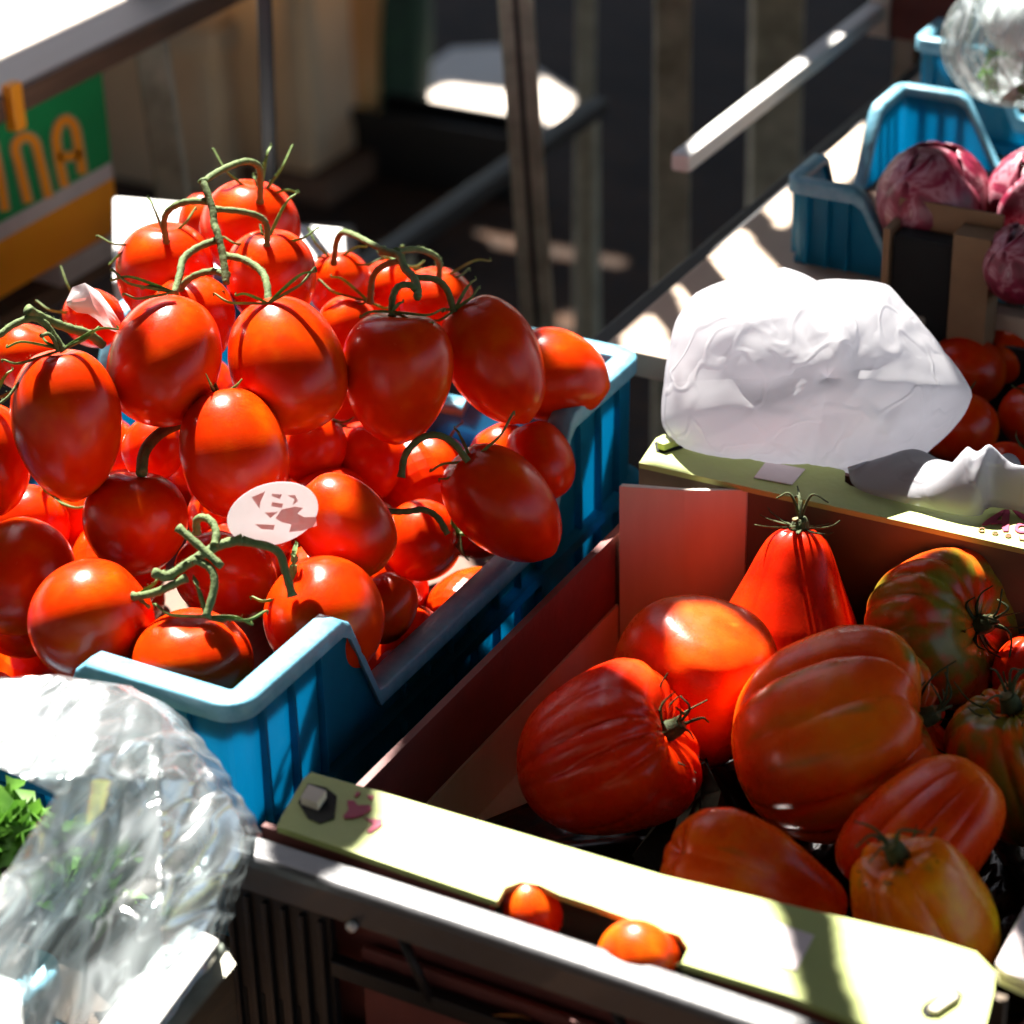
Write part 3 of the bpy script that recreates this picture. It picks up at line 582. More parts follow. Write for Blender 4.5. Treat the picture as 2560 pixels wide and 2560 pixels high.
# dark cluster below the shoulder
t5 = truss(at(1150, 1250, d=1.29), 'shaded tomato cluster low against the far right corner of the crate')
for k, (sp, tips) in dict(X=(zx((975, 545))[0], zx((1350, 105), (620, 625), (700, 690), (830, 250))), f2=(zx((330, 640))[0], zx((100, 400),)), f3=(zx((700, 500))[0], zx((560, 330), (900, 200)))).items():
    o = vine_tomato(k, t5)[0]; calyx(o, k, sp, tips)
stalks(t5, [
 (zx((360, 680), (400, 480), (530, 340), (680, 310), (820, 380), (950, 540)), 1.225, 1.225, 10, 'vine_stem'),
 (zx((240, 980), (400, 980), (560, 965), (680, 1030), (770, 1180)), 1.225, 1.225, 9, 'vine_stem')])
# single tomatoes of the heap
SG = 'loose tomatoes in the heap'
for k, lab in dict(G='long tomato standing out just above the round white sticker', H='small tomato half lit behind a bent stalk in the middle of the heap', I='tomato with a narrow orange glint left of the twisted vine stems',
  J='large dark red tomato cut off at the left edge', K='shaded tomato peeking from the gap near the left edge', M='tomato with a bright orange top right behind the round white sticker',
  P='shaded red tomato under the sticker and its thick stem', S='orange tipped tomato lying against the far right corner of the blue crate', V='orange tomato behind the arching stems on the right shoulder',
  Y='small tomato with an orange rim of light below the leaning one', Z='dark tomato tucked inside the far corner wall of the crate', w='orange tomato mostly hidden behind the very top one',
  f1='dark tomato in the gap right of the long upright one', f4='dark tomato in deep shade near the crate rail', f5='dark tomato beside the bright one at the near crate corner',
  f6='dark tomato in the gap behind the sticker', f7='dark tomato in the gap under the big left one').items():
    o, top, ax, a, b = vine_tomato(k); tag(o, lab, 'tomato', SG)
    if k in ('G', 'K', 'S', 'f4', 'f1', 'V', 'H'):
        mb = MB(); rand_calyx(mb, top, ax, a, b, .018, ord(k[0])); mb.tube([top-ax*.002, top+ax*.006, top+ax*.011+a*.002], .0011, 8); put('calyx', mb, 'sepal', o)
    if k == 'I':
        mb = MB(); P = [at(*p, d=1.185+.01*i) for i, p in enumerate(z3((760, 180), (770, 80), (810, 10), (880, -50), (980, -95)))]; mb.tube(P, 15*1.19/F, 10, 6); hairs(mb, P, 15*1.19/F, 40); put('stalk', mb, 'stem', o)
# hidden layer that carries the heap
HB = [(-.29, .05), (-.235, .05), (-.18, .045), (-.12, .04), (-.30, .11), (-.24, .11), (-.11, .10), (-.30, .17), (-.25, .18), (-.072, .19), (-.30, .24), (-.18, .24), (-.12, .24), (-.072, .26), (-.30, .30), (-.24, .30), (-.17, .31), (-.11, .33), (-.075, .35), (-.30, .36), (-.22, .36), (-.16, .37)]
HB = [(x, y, .922) for x, y in HB]+[(x, y, .968) for x, y in ((-.21, .14), (-.155, .17), (-.25, .20), (-.20, .235), (-.145, .235), (-.25, .275), (-.19, .31), (-.13, .30), (-.295, .23), (-.28, .31), (-.11, .185), (-.23, .09))]
for i, (x, y, z_) in enumerate(HB):
    mb, *_ = fruit(np.array([x, y, z_+.008*math.sin(i*2.3)]), (math.sin(i*1.7), math.cos(i*1.7), .25), .0245, .029, 'long', seed=90+i, nt_=16, npv=24)
    tag(put('tomato', mb, 'tom'), 'tomatoes of the lowest layer in deep shade inside the blue crate', 'tomato', 'tomatoes of the lowest layer')

# white stickers on the vines
def sticker(cpx, d, hw, hh, rot, bend, label, mark):
    c = at(*cpx, d=d); ex_ = math.cos(R(rot))*RT+math.sin(R(rot))*UP; ey_ = -math.sin(R(rot))*RT+math.cos(R(rot))*UP
    ey2 = ey_*.8-FW*.6*(.6); ey2 = ey_*1.0-FW*.35
    sc_ = d/F; mb = MB(); n = 40; rings = 8; Vv = [c]; Fc = []
    def P(u, v): return c+ex_*u*hw*sc_+ey2*v*hh*sc_-FW*bend*(u*u)*hw*sc_
    for r_ in range(1, rings+1):
        for k in range(n): a = 2*math.pi*k/n; Vv.append(P(math.cos(a)*r_/rings, math.sin(a)*r_/rings))
    for k in range(n): Fc.append((0, 1+k, 1+(k+1) % n))
    for r_ in range(rings-1):
        for k in range(n): q = 1+r_*n; Fc.append((q+k, q+n+k, q+n+(k+1) % n, q+(k+1) % n))
    mb.add(Vv, Fc); o = put('sticker', mb, 'stick', origin=c, solid=.0002); tag(o, label, 'sticker', 'paper stickers on the vines')
    mk = MB()
    for poly in mark: mk.add([P(u, v)-FW*.0004 for u, v in poly], [tuple(range(len(poly)))])
    put('printed_mark', mk, 'stickred', o, solid=.00005); return o
M['stick'] = simple('sticker_paper', (.88, .84, .84), (.82, .77, .77), rough=.35, scale=40, trans=.5)
M['stickred'] = simple('faded_red_ink', (.95, .50, .46), (.95, .68, .66), rough=.4, scale=160, trans=.5)
sticker((683, 1285), 1.128, 116, 76, 17, .12, 'round white sticker with a faded red mark on the twisted vine', [
 [(-.32, .72), (.0, .78), (-.16, .52), (-.24, .30)], [(.12, .64), (.32, .52), (.24, .40), (.10, .56)], [(.06, .38), (.28, .22), (.22, .10), (.02, .26)], [(-.16, .12), (.12, .02), (-.08, -.10)],
 [(.42, .44), (.58, .38), (.60, .16), (.46, .08), (.54, .26)], [(.20, .06), (.50, .02), (.66, -.10), (.50, -.22), (.62, -.40), (.86, -.50), (.82, -.78), (.46, -.80), (.20, -.72), (.30, -.50), (.12, -.34), (.02, -.16)],
 [(-.44, -.14), (-.22, -.26), (-.04, -.36), (-.10, -.50), (-.34, -.36)]])
# folded tag
mb = MB(); TP = zl((640, 430), (700, 300), (820, 258), (960, 350), (1060, 480), (1165, 640)); BT = zl((650, 480), (740, 545), (850, 560), (930, 610), (1010, 690), (1130, 740))
mb.grid([[at(*TP[i], d=1.19+.004*i), at((TP[i][0]+BT[i][0])/2, (TP[i][1]+BT[i][1])/2, d=1.184+.004*i), at(*BT[i], d=1.188+.004*i)] for i in range(6)])
tg = put('sticker', mb, 'stick', origin=at(210, 760, d=1.19), solid=.0002); tag(tg, 'folded white paper tag with red print at the left of the heap', 'sticker', 'paper stickers on the vines')
mk = MB(); mk.add([at(*p, d=q) for p, q in zip(zl((860, 340), (1000, 500), (1090, 690), (1010, 640), (900, 470)), (1.188, 1.192, 1.199, 1.197, 1.19))], [(0, 1, 2, 3, 4)])
mk.add([at(*p, d=1.1845) for p in zl((690, 420), (840, 400), (820, 430), (700, 450))], [(0, 1, 2, 3)]); put('printed_mark', mk, 'stickred', tg)

# ------------------------------------------------------------------ green rimmed cardboard tray
def pz(z, *P): return [at(x, y, z=z) for x, y in P]
tr = root('cardboard_tray', (.155, .155, .884)); tag(tr, 'cardboard tray with lime green rims full of ribbed beef tomatoes', 'tray')
put('floor', MB().box(-.004, .31, -.036, .35, .884, .889), 'card', tr)
put('side_wall', MB().box(-.0045, -.0005, -.030, .335, .8895, .967), 'cardred', tr)
put('side_wall', MB().box(.3065, .3105, -.030, .335, .8895, .967), 'cardred', tr)
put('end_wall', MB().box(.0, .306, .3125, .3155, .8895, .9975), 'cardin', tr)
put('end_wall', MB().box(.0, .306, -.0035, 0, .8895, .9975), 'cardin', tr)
ow = MB(); ow.box(.0, .108, -.0385, -.0355, .8895, .9975).box(.108, .2, -.0385, -.0355, .8895, .965).box(.2, .306, -.0385, -.0355, .8895, .9975); put('outer_wall', ow, 'cardred', tr)
put('outer_wall', MB().box(.0, .306, .3465, .3495, .8895, .9975), 'cardred', tr)
cp = MB(); cp.prism([(.0025, .285, .8895), (.034, .296, .8895), (.0345, .2985, .8895), (.0025, .2885, .8895)], (0, 0, .108)); cp.prism([(.034, .296, .8895), (.062, .310, .8895), (.062, .312, .8895), (.0345, .2985, .8895)], (0, 0, .108)); put('corner_post', cp, 'card', tr)
fl = MB(); ZF = 1.0
near = pz(ZF, (778, 1930), (958, 1981), (1660, 2189), (2330, 2345), (2440, 2380), (2488, 2430), (2484, 2480), (2440, 2660), (2172, 2568), (1967, 2486), (1705, 2407), (1722, 2370), (1700, 2338), (1585, 2300), (1480, 2262), (1400, 2236), (1350, 2212), (1303, 2204), (1262, 2218), (1243, 2252), (900, 2136), (692, 2066), (704, 2040), (760, 1945))
far = pz(ZF, (1598, 1157), (1700, 1180), (2560, 1372), (2760, 1414), (2760, 1330), (2560, 1277), (2484, 1262), (2470, 1272), (2440, 1281), (2400, 1283), (2360, 1275), (2126, 1214), (2112, 1204), (2113, 1180), (2108, 1175), (2010, 1153), (1700, 1090), (1660, 1086), (1640, 1095))
def sheet(pts, th):
    mb = MB(); mb.prism(pts, (0, 0, -th)); return mb
put('rim_flap', sheet(near, .003), 'lime', tr, smooth=False); put('rim_flap', sheet(far, .003), 'lime', tr, smooth=False)
# slots with folded tabs
def slot(pts, z, tab, tabh, mat):
    put('slot', MB().prism(pz(z+.0006, *pts), (0, 0, -.0004)), 'hole', tr, smooth=False)
    t = pz(z+.001, *tab); mb = MB(); mb.hexa([*t, *[np.array(q)+np.array([0, 0, tabh]) for q in t]]); put('folded_tab', mb, mat, tr, smooth=False, bevel=.0006)
slot([(745, 2005), (770, 1958), (815, 1968), (842, 1990), (836, 2045), (800, 2058), (770, 2045)], ZF, [(752, 2012), (796, 2028), (818, 1995), (772, 1978)], .004, 'card')
slot([(1636, 1105), (1690, 1095), (1716, 1105), (1716, 1116), (1660, 1132), (1640, 1128)], ZF, [(1642, 1122), (1660, 1128), (1706, 1112), (1690, 1102)], .004, 'lime')
slot([(2302, 2525), (2312, 2508), (2385, 2474), (2406, 2484), (2400, 2502), (2330, 2545), (2310, 2540)], ZF, [(2318, 2530), (2340, 2538), (2396, 2500), (2378, 2484)], .002, 'card')
# blank labels where the printed squares are
put('blank_label', MB().prism(pz(ZF+.0008, (1925, 2300), (2035, 2338), (1990, 2426), (1880, 2385)), (0, 0, -.0005)), 'palepink', tr, smooth=False)
put('blank_label', MB().prism(pz(ZF+.0008, (1915, 1153), (2013, 1172), (1980, 1211), (1885, 1193)), (0, 0, -.0005)), 'palepink', tr, smooth=False)
# printed letters
def q7(*p): return [(2260+x*.15528, 1220+y*.15528) for x, y in p]
def ink(polys, z, mat, fn, name='printed_lettering'):
    mb = MB()
    for P in polys: mb.prism(pz(z+.0008, *fn(*P)), (0, 0, -.0005))
    return put(name, mb, mat, tr, smooth=False)
def ringpoly(cx, cy, rx, ry, gap=0, wd=.45, rot=0):
    out = []; n = 14
    for k in range(n):
        a0 = gap/2+(2*math.pi-gap)*k/n; a1 = gap/2+(2*math.pi-gap)*(k+1)/n
        f = lambda a, s: (cx+rx*s*math.cos(a+rot), cy+ry*s*math.sin(a+rot)); out.append([f(a0, 1), f(a1, 1), f(a1, 1-wd), f(a0, 1-wd)])
    return out
ink([[(1255, 580), (1330, 510), (1440, 440), (1570, 360), (1640, 340), (1620, 400), (1520, 470), (1490, 515), (1400, 560), (1330, 590), (1270, 590)], [(1620, 342), (1690, 345), (1705, 380), (1700, 480), (1690, 620), (1680, 690), (1600, 690), (1578, 640), (1572, 480), (1590, 400)],
 [(1430, 520), (1580, 515), (1580, 565), (1400, 575)], [(1750, 350), (1830, 370), (1932, 420), (2060, 520), (2050, 560), (1932, 510), (1850, 460)],
 *ringpoly(1900, 640, 125, 80, 0, .5), [(1990, 560), (2060, 550), (2070, 760), (2000, 740)], *ringpoly(2220, 700, 120, 80, .0, .5)], ZF, 'magenta', q7)
ink([*ringpoly(1255, 668, 58, 36, 1.2, .35), *ringpoly(1468, 720, 50, 26, 0, .35), *ringpoly(1680, 762, 52, 28, .7, .35), [(1640, 756), (1722, 764), (1720, 774), (1640, 766)],
 [(1850, 780), (1868, 775), (1875, 815), (1932, 822), (1940, 790), (1955, 795), (1950, 840), (1860, 828)], [(2060, 830), (2075, 828), (2080, 870), (2065, 872)]], ZF, 'brownink', q7)
def q8(*p): return [(700+x*.15528, 1900+y*.15528) for x, y in p]
ink([[(1080, 650), (1190, 650), (1255, 725), (1455, 722), (1470, 790), (1330, 880), (1160, 935), (1040, 930), (1020, 900), (1100, 800)], [(1350, 920), (1440, 945), (1600, 950), (1640, 930), (1640, 1040), (1570, 1090), (1450, 1165), (1400, 1140), (1500, 1020)],
 [(1230, 510), (1300, 515), (1240, 585), (1200, 580)], [(1400, 560), (1510, 570), (1480, 640), (1420, 610)]], ZF, 'magenta', q8)
# vent holes in the fold by the left wall, and the fold itself
for px, py in ((1256, 1885), (1516, 1592)):
    c = at(px, py, X=.0006); mb = MB(); n = 16
    mb.prism([c+np.array([0, math.cos(2*math.pi*k/n)*.0115, math.sin(2*math.pi*k/n)*.0075]) for k in range(n)], (.0006, 0, 0)); put('vent_hole', mb, 'hole', tr, smooth=False)
put('inner_fold', MB().box(.0, .0015, .0, .286, .8895, .926), 'card', tr)

# black film liner crumpled over the tray floor
G = []
for i in range(50):
    row = []
    for j in range(50):
        u, v = i/49, j/49; x = .014+u*.288; y = .004+v*.30
        n_ = math.sin(u*17+3*math.sin(v*9))*math.sin(v*19+2*math.cos(u*7)); z = .8955+.006*abs(n_)+.02*math.exp(-((u-.26)/.1)**2-((v-.98)/.08)**2)+.010*(v > .5)*abs(math.sin(u*31+v*23))
        if u < .1: z = .8925; x += .012*math.sin(v*14)
        row.append((x, y, z))
    G.append(row)
ln = put('liner', MB().grid(G), 'liner', solid=.0004); tag(ln, 'crumpled black plastic film under the beef tomatoes', 'liner')
mb = MB(); pk = at(1748, 1905, z=.945); nn_ = 14
ring0 = [pk+np.array([math.cos(k*2*math.pi/nn_)*.03*(1+.3*math.sin(k*3)), math.sin(k*2*math.pi/nn_)*.03, -.048]) for k in range(nn_)]
ring1 = [pk+np.array([math.cos(k*2*math.pi/nn_)*.011*(1+.4*math.sin(k*2)), math.sin(k*2*math.pi/nn_)*.009, -.012+.003*math.sin(k*5)]) for k in range(nn_)]
ring2 = [pk+np.array([math.cos(k*2*math.pi/nn_)*.004, math.sin(k*2*math.pi/nn_)*.003, .002*math.sin(k*4)]) for k in range(nn_)]
mb.grid([ring0+[ring0[0]], ring1+[ring1[0]], ring2+[ring2[0]]]); mb.add([*ring2], [tuple(range(nn_))]); put('film_fold', mb, 'liner', ln, smooth=False)

# ------------------------------------------------------------------ beef tomatoes
BT_ = [ # px, py, rx, ry, z, ang, tilt, ribs, amp, prof, colour, green, squash, label, calyx(px,py) length
 (1505, 1892, 214, 214, .952, 66, 22, 11, .10, [.0, .60, .86, .98, 1, .97, .90, .78, .58, .34, 0], (1.1, .42, .45), .05, 1.0, 'deep red ribbed beef tomato leftmost in the green rimmed tray', 1),
 (1742, 1700, 196, 196, .955, -170, -34, 4, .10, [.0, .52, .76, .92, 1, 1.0, .96, .88, .74, .48, 0], (1.1, .95, .7), .12, 1.0, 'smooth heart shaped tomato with a sunlit cleft on top', 0),
 (1985, 1492, 168, 180, .962, 3, 14, 5, .07, [.0, .26, .42, .53, .64, .78, .92, 1, .98, .82, 0], (.85, .28, .3), .04, 1.0, 'pear shaped red tomato standing by the far wall of the tray', 1),
 (2345, 1572, 206, 176, .955, 80, 48, 12, .08, [.0, .60, .86, .98, 1, .97, .90, .78, .58, .34, 0], (.80, .8, .9), .68, 1.0, 'greenish ribbed tomato near the far right of the tray', 1),
 (2095, 1852, 262, 258, .962, 72, 22, 9, .21, [.0, .56, .80, .93, 1, .99, .95, .84, .66, .40, 0], (1.15, 1.45, 1.), .34, .96, 'largest orange red tomato with deep folds in the middle of the tray', 1),
 (2566, 1925, 170, 200, .955, -18, 24, 13, .14, [.0, .60, .86, .98, 1, .97, .90, .78, .58, .34, 0], (1., 1.4, 1.), .68, 1.0, 'yellow green striped tomato cut off by the right edge', 1),
 (2318, 2090, 168, 218, .962, 222, -8, 8, .13, [.0, .62, .84, .96, 1, .98, .90, .80, .62, .36, 0], (1.1, .9, .6), .12, 1.0, 'red pleated tomato with its tip up beside the biggest one', 0),
 (1888, 2212, 150, 238, .958, -66, 8, 5, .06, [.0, .55, .85, 1, 1, .95, .82, .68, .56, .40, 0], (1.1, 1.15, .7), .14, 1.0, 'long tomato tapering to the right behind the near green rim', 0),
 (2305, 2292, 176, 206, .968, -24, 22, 6, .18, [.0, .50, .70, .82, .92, 1, 1, .92, .72, .42, 0], (1.15, 2.9, 1.), .28, 1.0, 'orange yellow tomato with green cap nearest the right end of the tray', 1),
 (2585, 1690, 100, 110, .945, 0, 10, 6, .06, 'round', (1.0, .4, .4), .05, 1.0, 'small red tomato at the right edge behind the striped one', 0),
 (2330, 1935, 110, 110, .925, 0, 0, 6, .06, 'round', (.8, .4, .4), .05, 1.0, 'shaded red tomato in the gap right of the biggest one', 0)]
GB = 'beef tomatoes in the cardboard tray'
for i, (px, py, rx, ry, z, ang, tilt, nr, amp, prof, colr, gr, sq, lab, cal) in enumerate(BT_):
    c = at(px, py, z=z); d = (c-CAM)@FW; ax = math.cos(R(tilt))*(math.sin(R(ang))*RT+math.cos(R(ang))*UP)-math.sin(R(tilt))*FW
    rx_, ry_ = rx*d/F, ry*d/F; Lh = math.sqrt(max((ry_**2-(rx_*math.sin(R(tilt)))**2)/math.cos(R(tilt))**2, (.72*rx_)**2))
    mb, top, ax, a, b = fruit(c, ax, rx_*1.04, Lh, prof, nrib=nr, amp=amp, seed=300+i*7, nt_=60, npv=180, dent=.0 if i == 2 else .10, squash=sq)
    o = put('beef_tomato', mb, 'beef', origin=c); tag(o, lab, 'tomato', GB); o.color = (*colr, gr)
    if cal:
        cx = MB(); rg = np.random.default_rng(40+i); base = top-ax*.0015
        sh = .55 if i == 2 else 1; cx.tube([base-ax*.003, base+ax*.006*sh, base+ax*.010*sh+a*.001], [.0058, .0046, .0038], 10)
        rand_calyx(cx, base+ax*.001, ax, a, b, .021, 50+i, n=9, lift=.5 if i not in (2, 8) else .25, wd=.0017)
        for q in range(5):
            th = rg.uniform(0, 6.28); e = math.cos(th)*a+math.sin(th)*b
            cx.tube([base+ax*.006, base+ax*(.012+.008*rg.random())+e*.006, base+ax*(.010+.010*rg.random())+e*(.012+.006*rg.random())+UP*.003*rg.normal()], [.0010, .0006, .0004], 6)
        put('calyx', cx, 'dryst', o)
        st = MB(); st.tube([base+ax*.0095*sh+a*.001, base+ax*.0112*sh+a*.0011], .0030, 10); put('cut_stem', st, 'cut', o)
for i, (px, py, rx, z, ang, lab) in enumerate([(1330, 2280, 78, .986, 160, 'small orange tomato peeping through the hand hole beside the sunlit rail'), (1598, 2400, 98, .9895, 115, 'small sunlit tomato with a green cap in the hand hole of the near rim')]):
    c = at(px, py, z=z); d = (c-CAM)@FW; ax = math.sin(R(ang))*RT+math.cos(R(ang))*UP
    mb, top, ax, a, b = fruit(c, ax*.9-FW*.3, rx*d/F, rx*d/F*1.1, 'round', nrib=5, amp=.07, seed=500+i, nt_=40, npv=100)
    o = put('small_tomato', mb, 'beef', origin=c); o.color = (1, .9, .6, .05); tag(o, lab, 'tomato', 'small tomatoes in the hand hole')
    if i:
        cx = MB(); rand_calyx(cx, top, ax, a, b, .013, 77, n=6, lift=.5, wd=.002); cx.tube([top, top+ax*.006], .003, 8); put('calyx', cx, 'dryst', o)

# ------------------------------------------------------------------ black crate that holds the tray
bc = root('black_crate', (.15, .0, .8)); tag(bc, 'black plastic crate with a glossy rim and slotted sides under the tray', 'crate')
rb = MB(); P = [(-.012, -.0495, .9915), (.02, -.0495, .9925), (.15, -.0495, .9935), (.36, -.0495, .9915), (.5, -.0495, .99)]
prof_ = [(-.0085, .000), (-.0075, .0028), (-.0055, .004), (.0050, .004), (.0068, .003), (.0072, -.002), (-.0015, -.003), (-.002, -.0125), (-.0085, -.013)]
mb = MB(); S_ = spline(P, 6); mb.grid([[(p[0], p[1]+q[0], p[2]+q[1]) for q in prof_+[prof_[0]]] for p in S_]); put('rim', mb, 'blackrim', bc, smooth=False, bevel=.0006)
put('rivet', MB().tube([(.056, -.0585, .981), (.056, -.0610, .981)], .0022, 10), 'white', bc)
wl = MB(); wl.box(-.012, .040, -.052, -.048, .62, .978); wl.box(.040, .5, -.052, -.048, .62, .915); wl.box(.040, .5, -.054, -.048, .945, .953)
for k in range(6): wl.box(-.010+k*.009, -.0075+k*.009, -.0545, -.0515, .64, .972)
for k in range(22): wl.box(.045+k*.02, .048+k*.02, -.0545, -.0515, .64, .914)
put('near_wall', wl, 'black', bc, smooth=False, bevel=.0006)
for xx in (.075, .17, .26): put('strut', MB().tube([(xx, -.053, .978), (xx+.012, -.053, .950)], .0022, 6), 'black', bc)
sl_ = MB()
for k in range(5):
    for r_ in range(4): sl_.box(-.0072+k*.009, -.0052+k*.009, -.0524, -.0520, .70+r_*.06, .74+r_*.06)
put('slots', sl_, 'hole', bc, smooth=False)
# red brown box visible below the rim
rb_ = put('cardboard_box', MB().box(.05, .5, -.046, -.042, .80, .958), 'cardred', bevel=.001); tag(rb_, 'reddish cardboard strip showing through the opening of the black crate', 'box')
# corner of a neighbouring box and small leaf
mb = MB(); mb.prism(pz(1.012, (2490, 2405), (2560, 2268), (2640, 2200), (2700, 2500), (2520, 2430)), (0, 0, -.004)); o = put('price_card', mb, 'palepink', bevel=.001, smooth=False); tag(o, 'pale pink card corner at the lower right edge', 'card')
put('backing', MB().prism(pz(1.007, (2492, 2425), (2700, 2515), (2700, 2540), (2500, 2445)), (0, 0, -.003)), 'card', o, smooth=False)
mb = MB(); c = at(1292, 2553, z=.95); sepal(mb, [c+np.array([-.01, 0, -.006]), c+np.array([-.003, 0, .0]), c+np.array([.004, .002, .001]), c+np.array([.008, .0, -.006])], .009); o = put('leaf', mb, M['yell']); tag(o, 'yellow leaf caught on the black crate at the bottom edge', 'leaf')

# ------------------------------------------------------------------ white plastic bag behind the tray
BO = [(2000, 1195), (1850, 1170), (1700, 1130), (1655, 1060), (1660, 960), (1672, 880), (1690, 800), (1735, 735), (1800, 705), (1890, 690), (1960, 668), (2040, 702), (2130, 700), (2220, 712), (2262, 760), (2310, 815), (2360, 880), (2410, 945), (2432, 985), (2415, 1030), (2380, 1075), (2330, 1120), (2300, 1150), (2200, 1200)]
def bag():
    cpx, cpy = 2030, 960; ctr = at(cpx, cpy, Y=.382); dd = (ctr-CAM)@FW
    n = 160; ang = []; rad = []
    for x, y in BO: a = math.atan2(-(y-cpy), x-cpx); ang.append(a); rad.append(math.hypot(x-cpx, y-cpy)*dd/F)
    o_ = np.argsort(ang); ang = np.array(ang)[o_]; rad = np.array(rad)[o_]
    ang = np.concatenate([ang-2*math.pi, ang, ang+2*math.pi]); rad = np.tile(rad, 3); mb = MB(); G = []
    rg = np.random.default_rng(5); cre = [(rg.uniform(0, 6.28), rg.uniform(-.7, .7), rg.uniform(-.8, 1.), rg.uniform(4, 16)) for _ in range(34)]
    m = 90
    for i in range(m+1):
        la = -math.pi/2+math.pi*i/m; row = []
        for k in range(n+1):
            a = -math.pi+2*math.pi*(k % n)/n; rr = np.interp(a, ang, rad)
            u = math.cos(la)*math.cos(a); v = math.cos(la)*math.sin(a); dep = math.sin(la)
            f = 0
            for (ca, off, st, fr) in cre[:]:
                t_ = u*math.cos(ca)+v*math.sin(ca)+.25*math.sin(3*(v*math.cos(ca)-u*math.sin(ca))+off*5)-off; f += st*math.exp(-(t_*fr)**2)
            f2 = math.sin(u*9+4*math.sin(v*5+dep*3))*math.sin(v*8+3*math.cos(u*6-dep*2))
            k_ = 1+.045*f*math.cos(la)**.3*(abs(dep)**.5)
            p = ctr+(RT*math.cos(a)+UP*math.sin(a))*rr*math.cos(la)**.85*(1-.10*max(0, dep)) - FW*(-dep)*0
            p = p+FW*(-1)*dep*.062*k_*1.0 - UP*0
            p[2] = max(p[2], 1.0035 if (p[1] > .42 or p[1] < .352) else .985); row.append(p)
        G.append(row)
    mb.grid(G); return mb
wb = put('plastic_bag', bag(), 'bag'); tag(wb, 'crumpled white plastic bag behind the far green rim', 'bag')
# spread skirt of the bag lying along the rim, with a handle loop
G = []; top = [(2120, 1170), (2220, 1140), (2300, 1128), (2370, 1165), (2400, 1168), (2440, 1182), (2500, 1208), (2600, 1236), (2750, 1275), (2900, 1310)]
bot = [(2120, 1175), (2135, 1214), (2200, 1242), (2300, 1266), (2400, 1288), (2450, 1288), (2480, 1268), (2600, 1288), (2750, 1316), (2900, 1350)]
TT, BB = [spline([(a, b, 0) for a, b in q], 8)[:, :2] for q in (top, bot)]
for i in range(len(TT)):
    row = []
    for j in range(17):
        t = j/16; b_ = at(*TT[i], z=1.010); f_ = at(*BB[i], z=1.003); p = b_*(1-t)+f_*t
        p[2] += min(1, i/34)**1.3*.020*math.sin(math.pi*t)**.7*(1+.25*math.sin(i*.16+t*3)+.12*math.sin(i*.55+t*6)); row.append(p)
    G.append(row)
put('bag_skirt', MB().grid(G), 'bag', wb, solid=.0005)
lp = MB(); LP = [(2484, 1215), (2500, 1180), (2520, 1160), (2540, 1175), (2552, 1215)]; lp.tube([at(x, y, Y=.385) for x, y in LP], [.002, .0035, .006, .0035, .002], 8, 6); put('bag_handle', lp, 'bag', wb)

# ------------------------------------------------------------------ clear bag over the lower left crate
def film_sheet(path_top, rows, seed, lift=.02, amp=.006, z0=1.035, z1_=.98):
    pass
XR = [(1690, 150), (1715, 330), (1770, 430), (1850, 510), (1990, 603), (2085, 655), (2150, 642), (2215, 606), (2335, 564), (2400, 580), (2480, 520), (2575, 440), (2640, 380), (2720, 300)]
XL = [(1690, -160), (1860, -160), (1930, 30), (1985, 140), (2070, 85), (2170, 25), (2260, -60), (2350, -160), (2720, -160)]
def film(zc, seed, amp, inset=0, nx=110, ny=150):
    rg = np.random.default_rng(seed); cr = [(rg.normal(.55, .22), rg.uniform(-.3, 1.4), rg.uniform(.3, 1.)*rg.choice([1, 1, -1]), rg.uniform(6, 26)) for _ in range(34)]
    G = []
    for j in range(ny+1):
        y = 1688+(2720-1688)*j/ny; xl = np.interp(y, *zip(*XL)); xr = np.interp(y, *zip(*XR))-inset+4*math.sin(y*.05)+3*math.sin(y*.13); row = []
        for i in range(nx+1):
            u = i/nx; x = xl+(xr-xl)*u; U = (x+160)/800; v = j/ny; f = 0
            for ca, off, st, fr in cr:
                t_ = U*math.cos(ca)+v*math.sin(ca)+.05*math.sin(7*v-5*U+off*7)-off; f += st*math.exp(-(t_*fr)**2)
            z = zc(U, v)+amp*f+amp*.35*math.sin(U*9+v*12+2*math.sin(v*5))-.03*max(0, u-.93)/.07*.5
            yy = y+22*math.sin(math.pi*min(1, max(0, U)))*(1-v)*0
            row.append(at(x, yy+(22*(1-min(1, max(0, (x+160)/300)))*(j == 0)), z=z))
        G.append(row)
    return MB().grid(G)
def zc1(u, v): return 1.050-.10*max(0, v-.25)-.05*max(0, u-.7)*2+.010*math.sin(u*5+v*3)
cb = put('clear_bag', film(zc1, 3, .0020), 'film'); tag(cb, 'shiny clear plastic bag draped over the lower left blue crate', 'bag')
put('bag_layer', film(lambda u, v: zc1(u, v)-.014, 8, .0026, 40, 60, 80), 'film', cb)
tp = MB(); tp.hexa([*pz(.985, (232, 2590), (372, 2590), (548, 2352), (455, 2305)), *pz(.997, (232, 2590), (372, 2590), (548, 2352), (455, 2305))]); o = put('white_tray', tp, 'white', bevel=.001, smooth=False); tag(o, 'white plastic tray corner under the clear bag', 'tray', 'white trays under the clear bag')
put('edge_strip', MB().hexa([*pz(.982, (376, 2600), (440, 2590), (588, 2410), (552, 2356)), *pz(.984, (376, 2600), (440, 2590), (588, 2410), (552, 2356))]), 'steel', o, smooth=False)
tp = MB(); tp.hexa([*pz(.98, (-80, 2600), (62, 2600), (50, 2460), (-80, 2400)), *pz(.988, (-80, 2600), (62, 2600), (50, 2460), (-80, 2400))]); o = put('white_tray', tp, 'white', bevel=.001, smooth=False); tag(o, 'white tray end in the bottom left corner', 'tray', 'white trays under the clear bag')

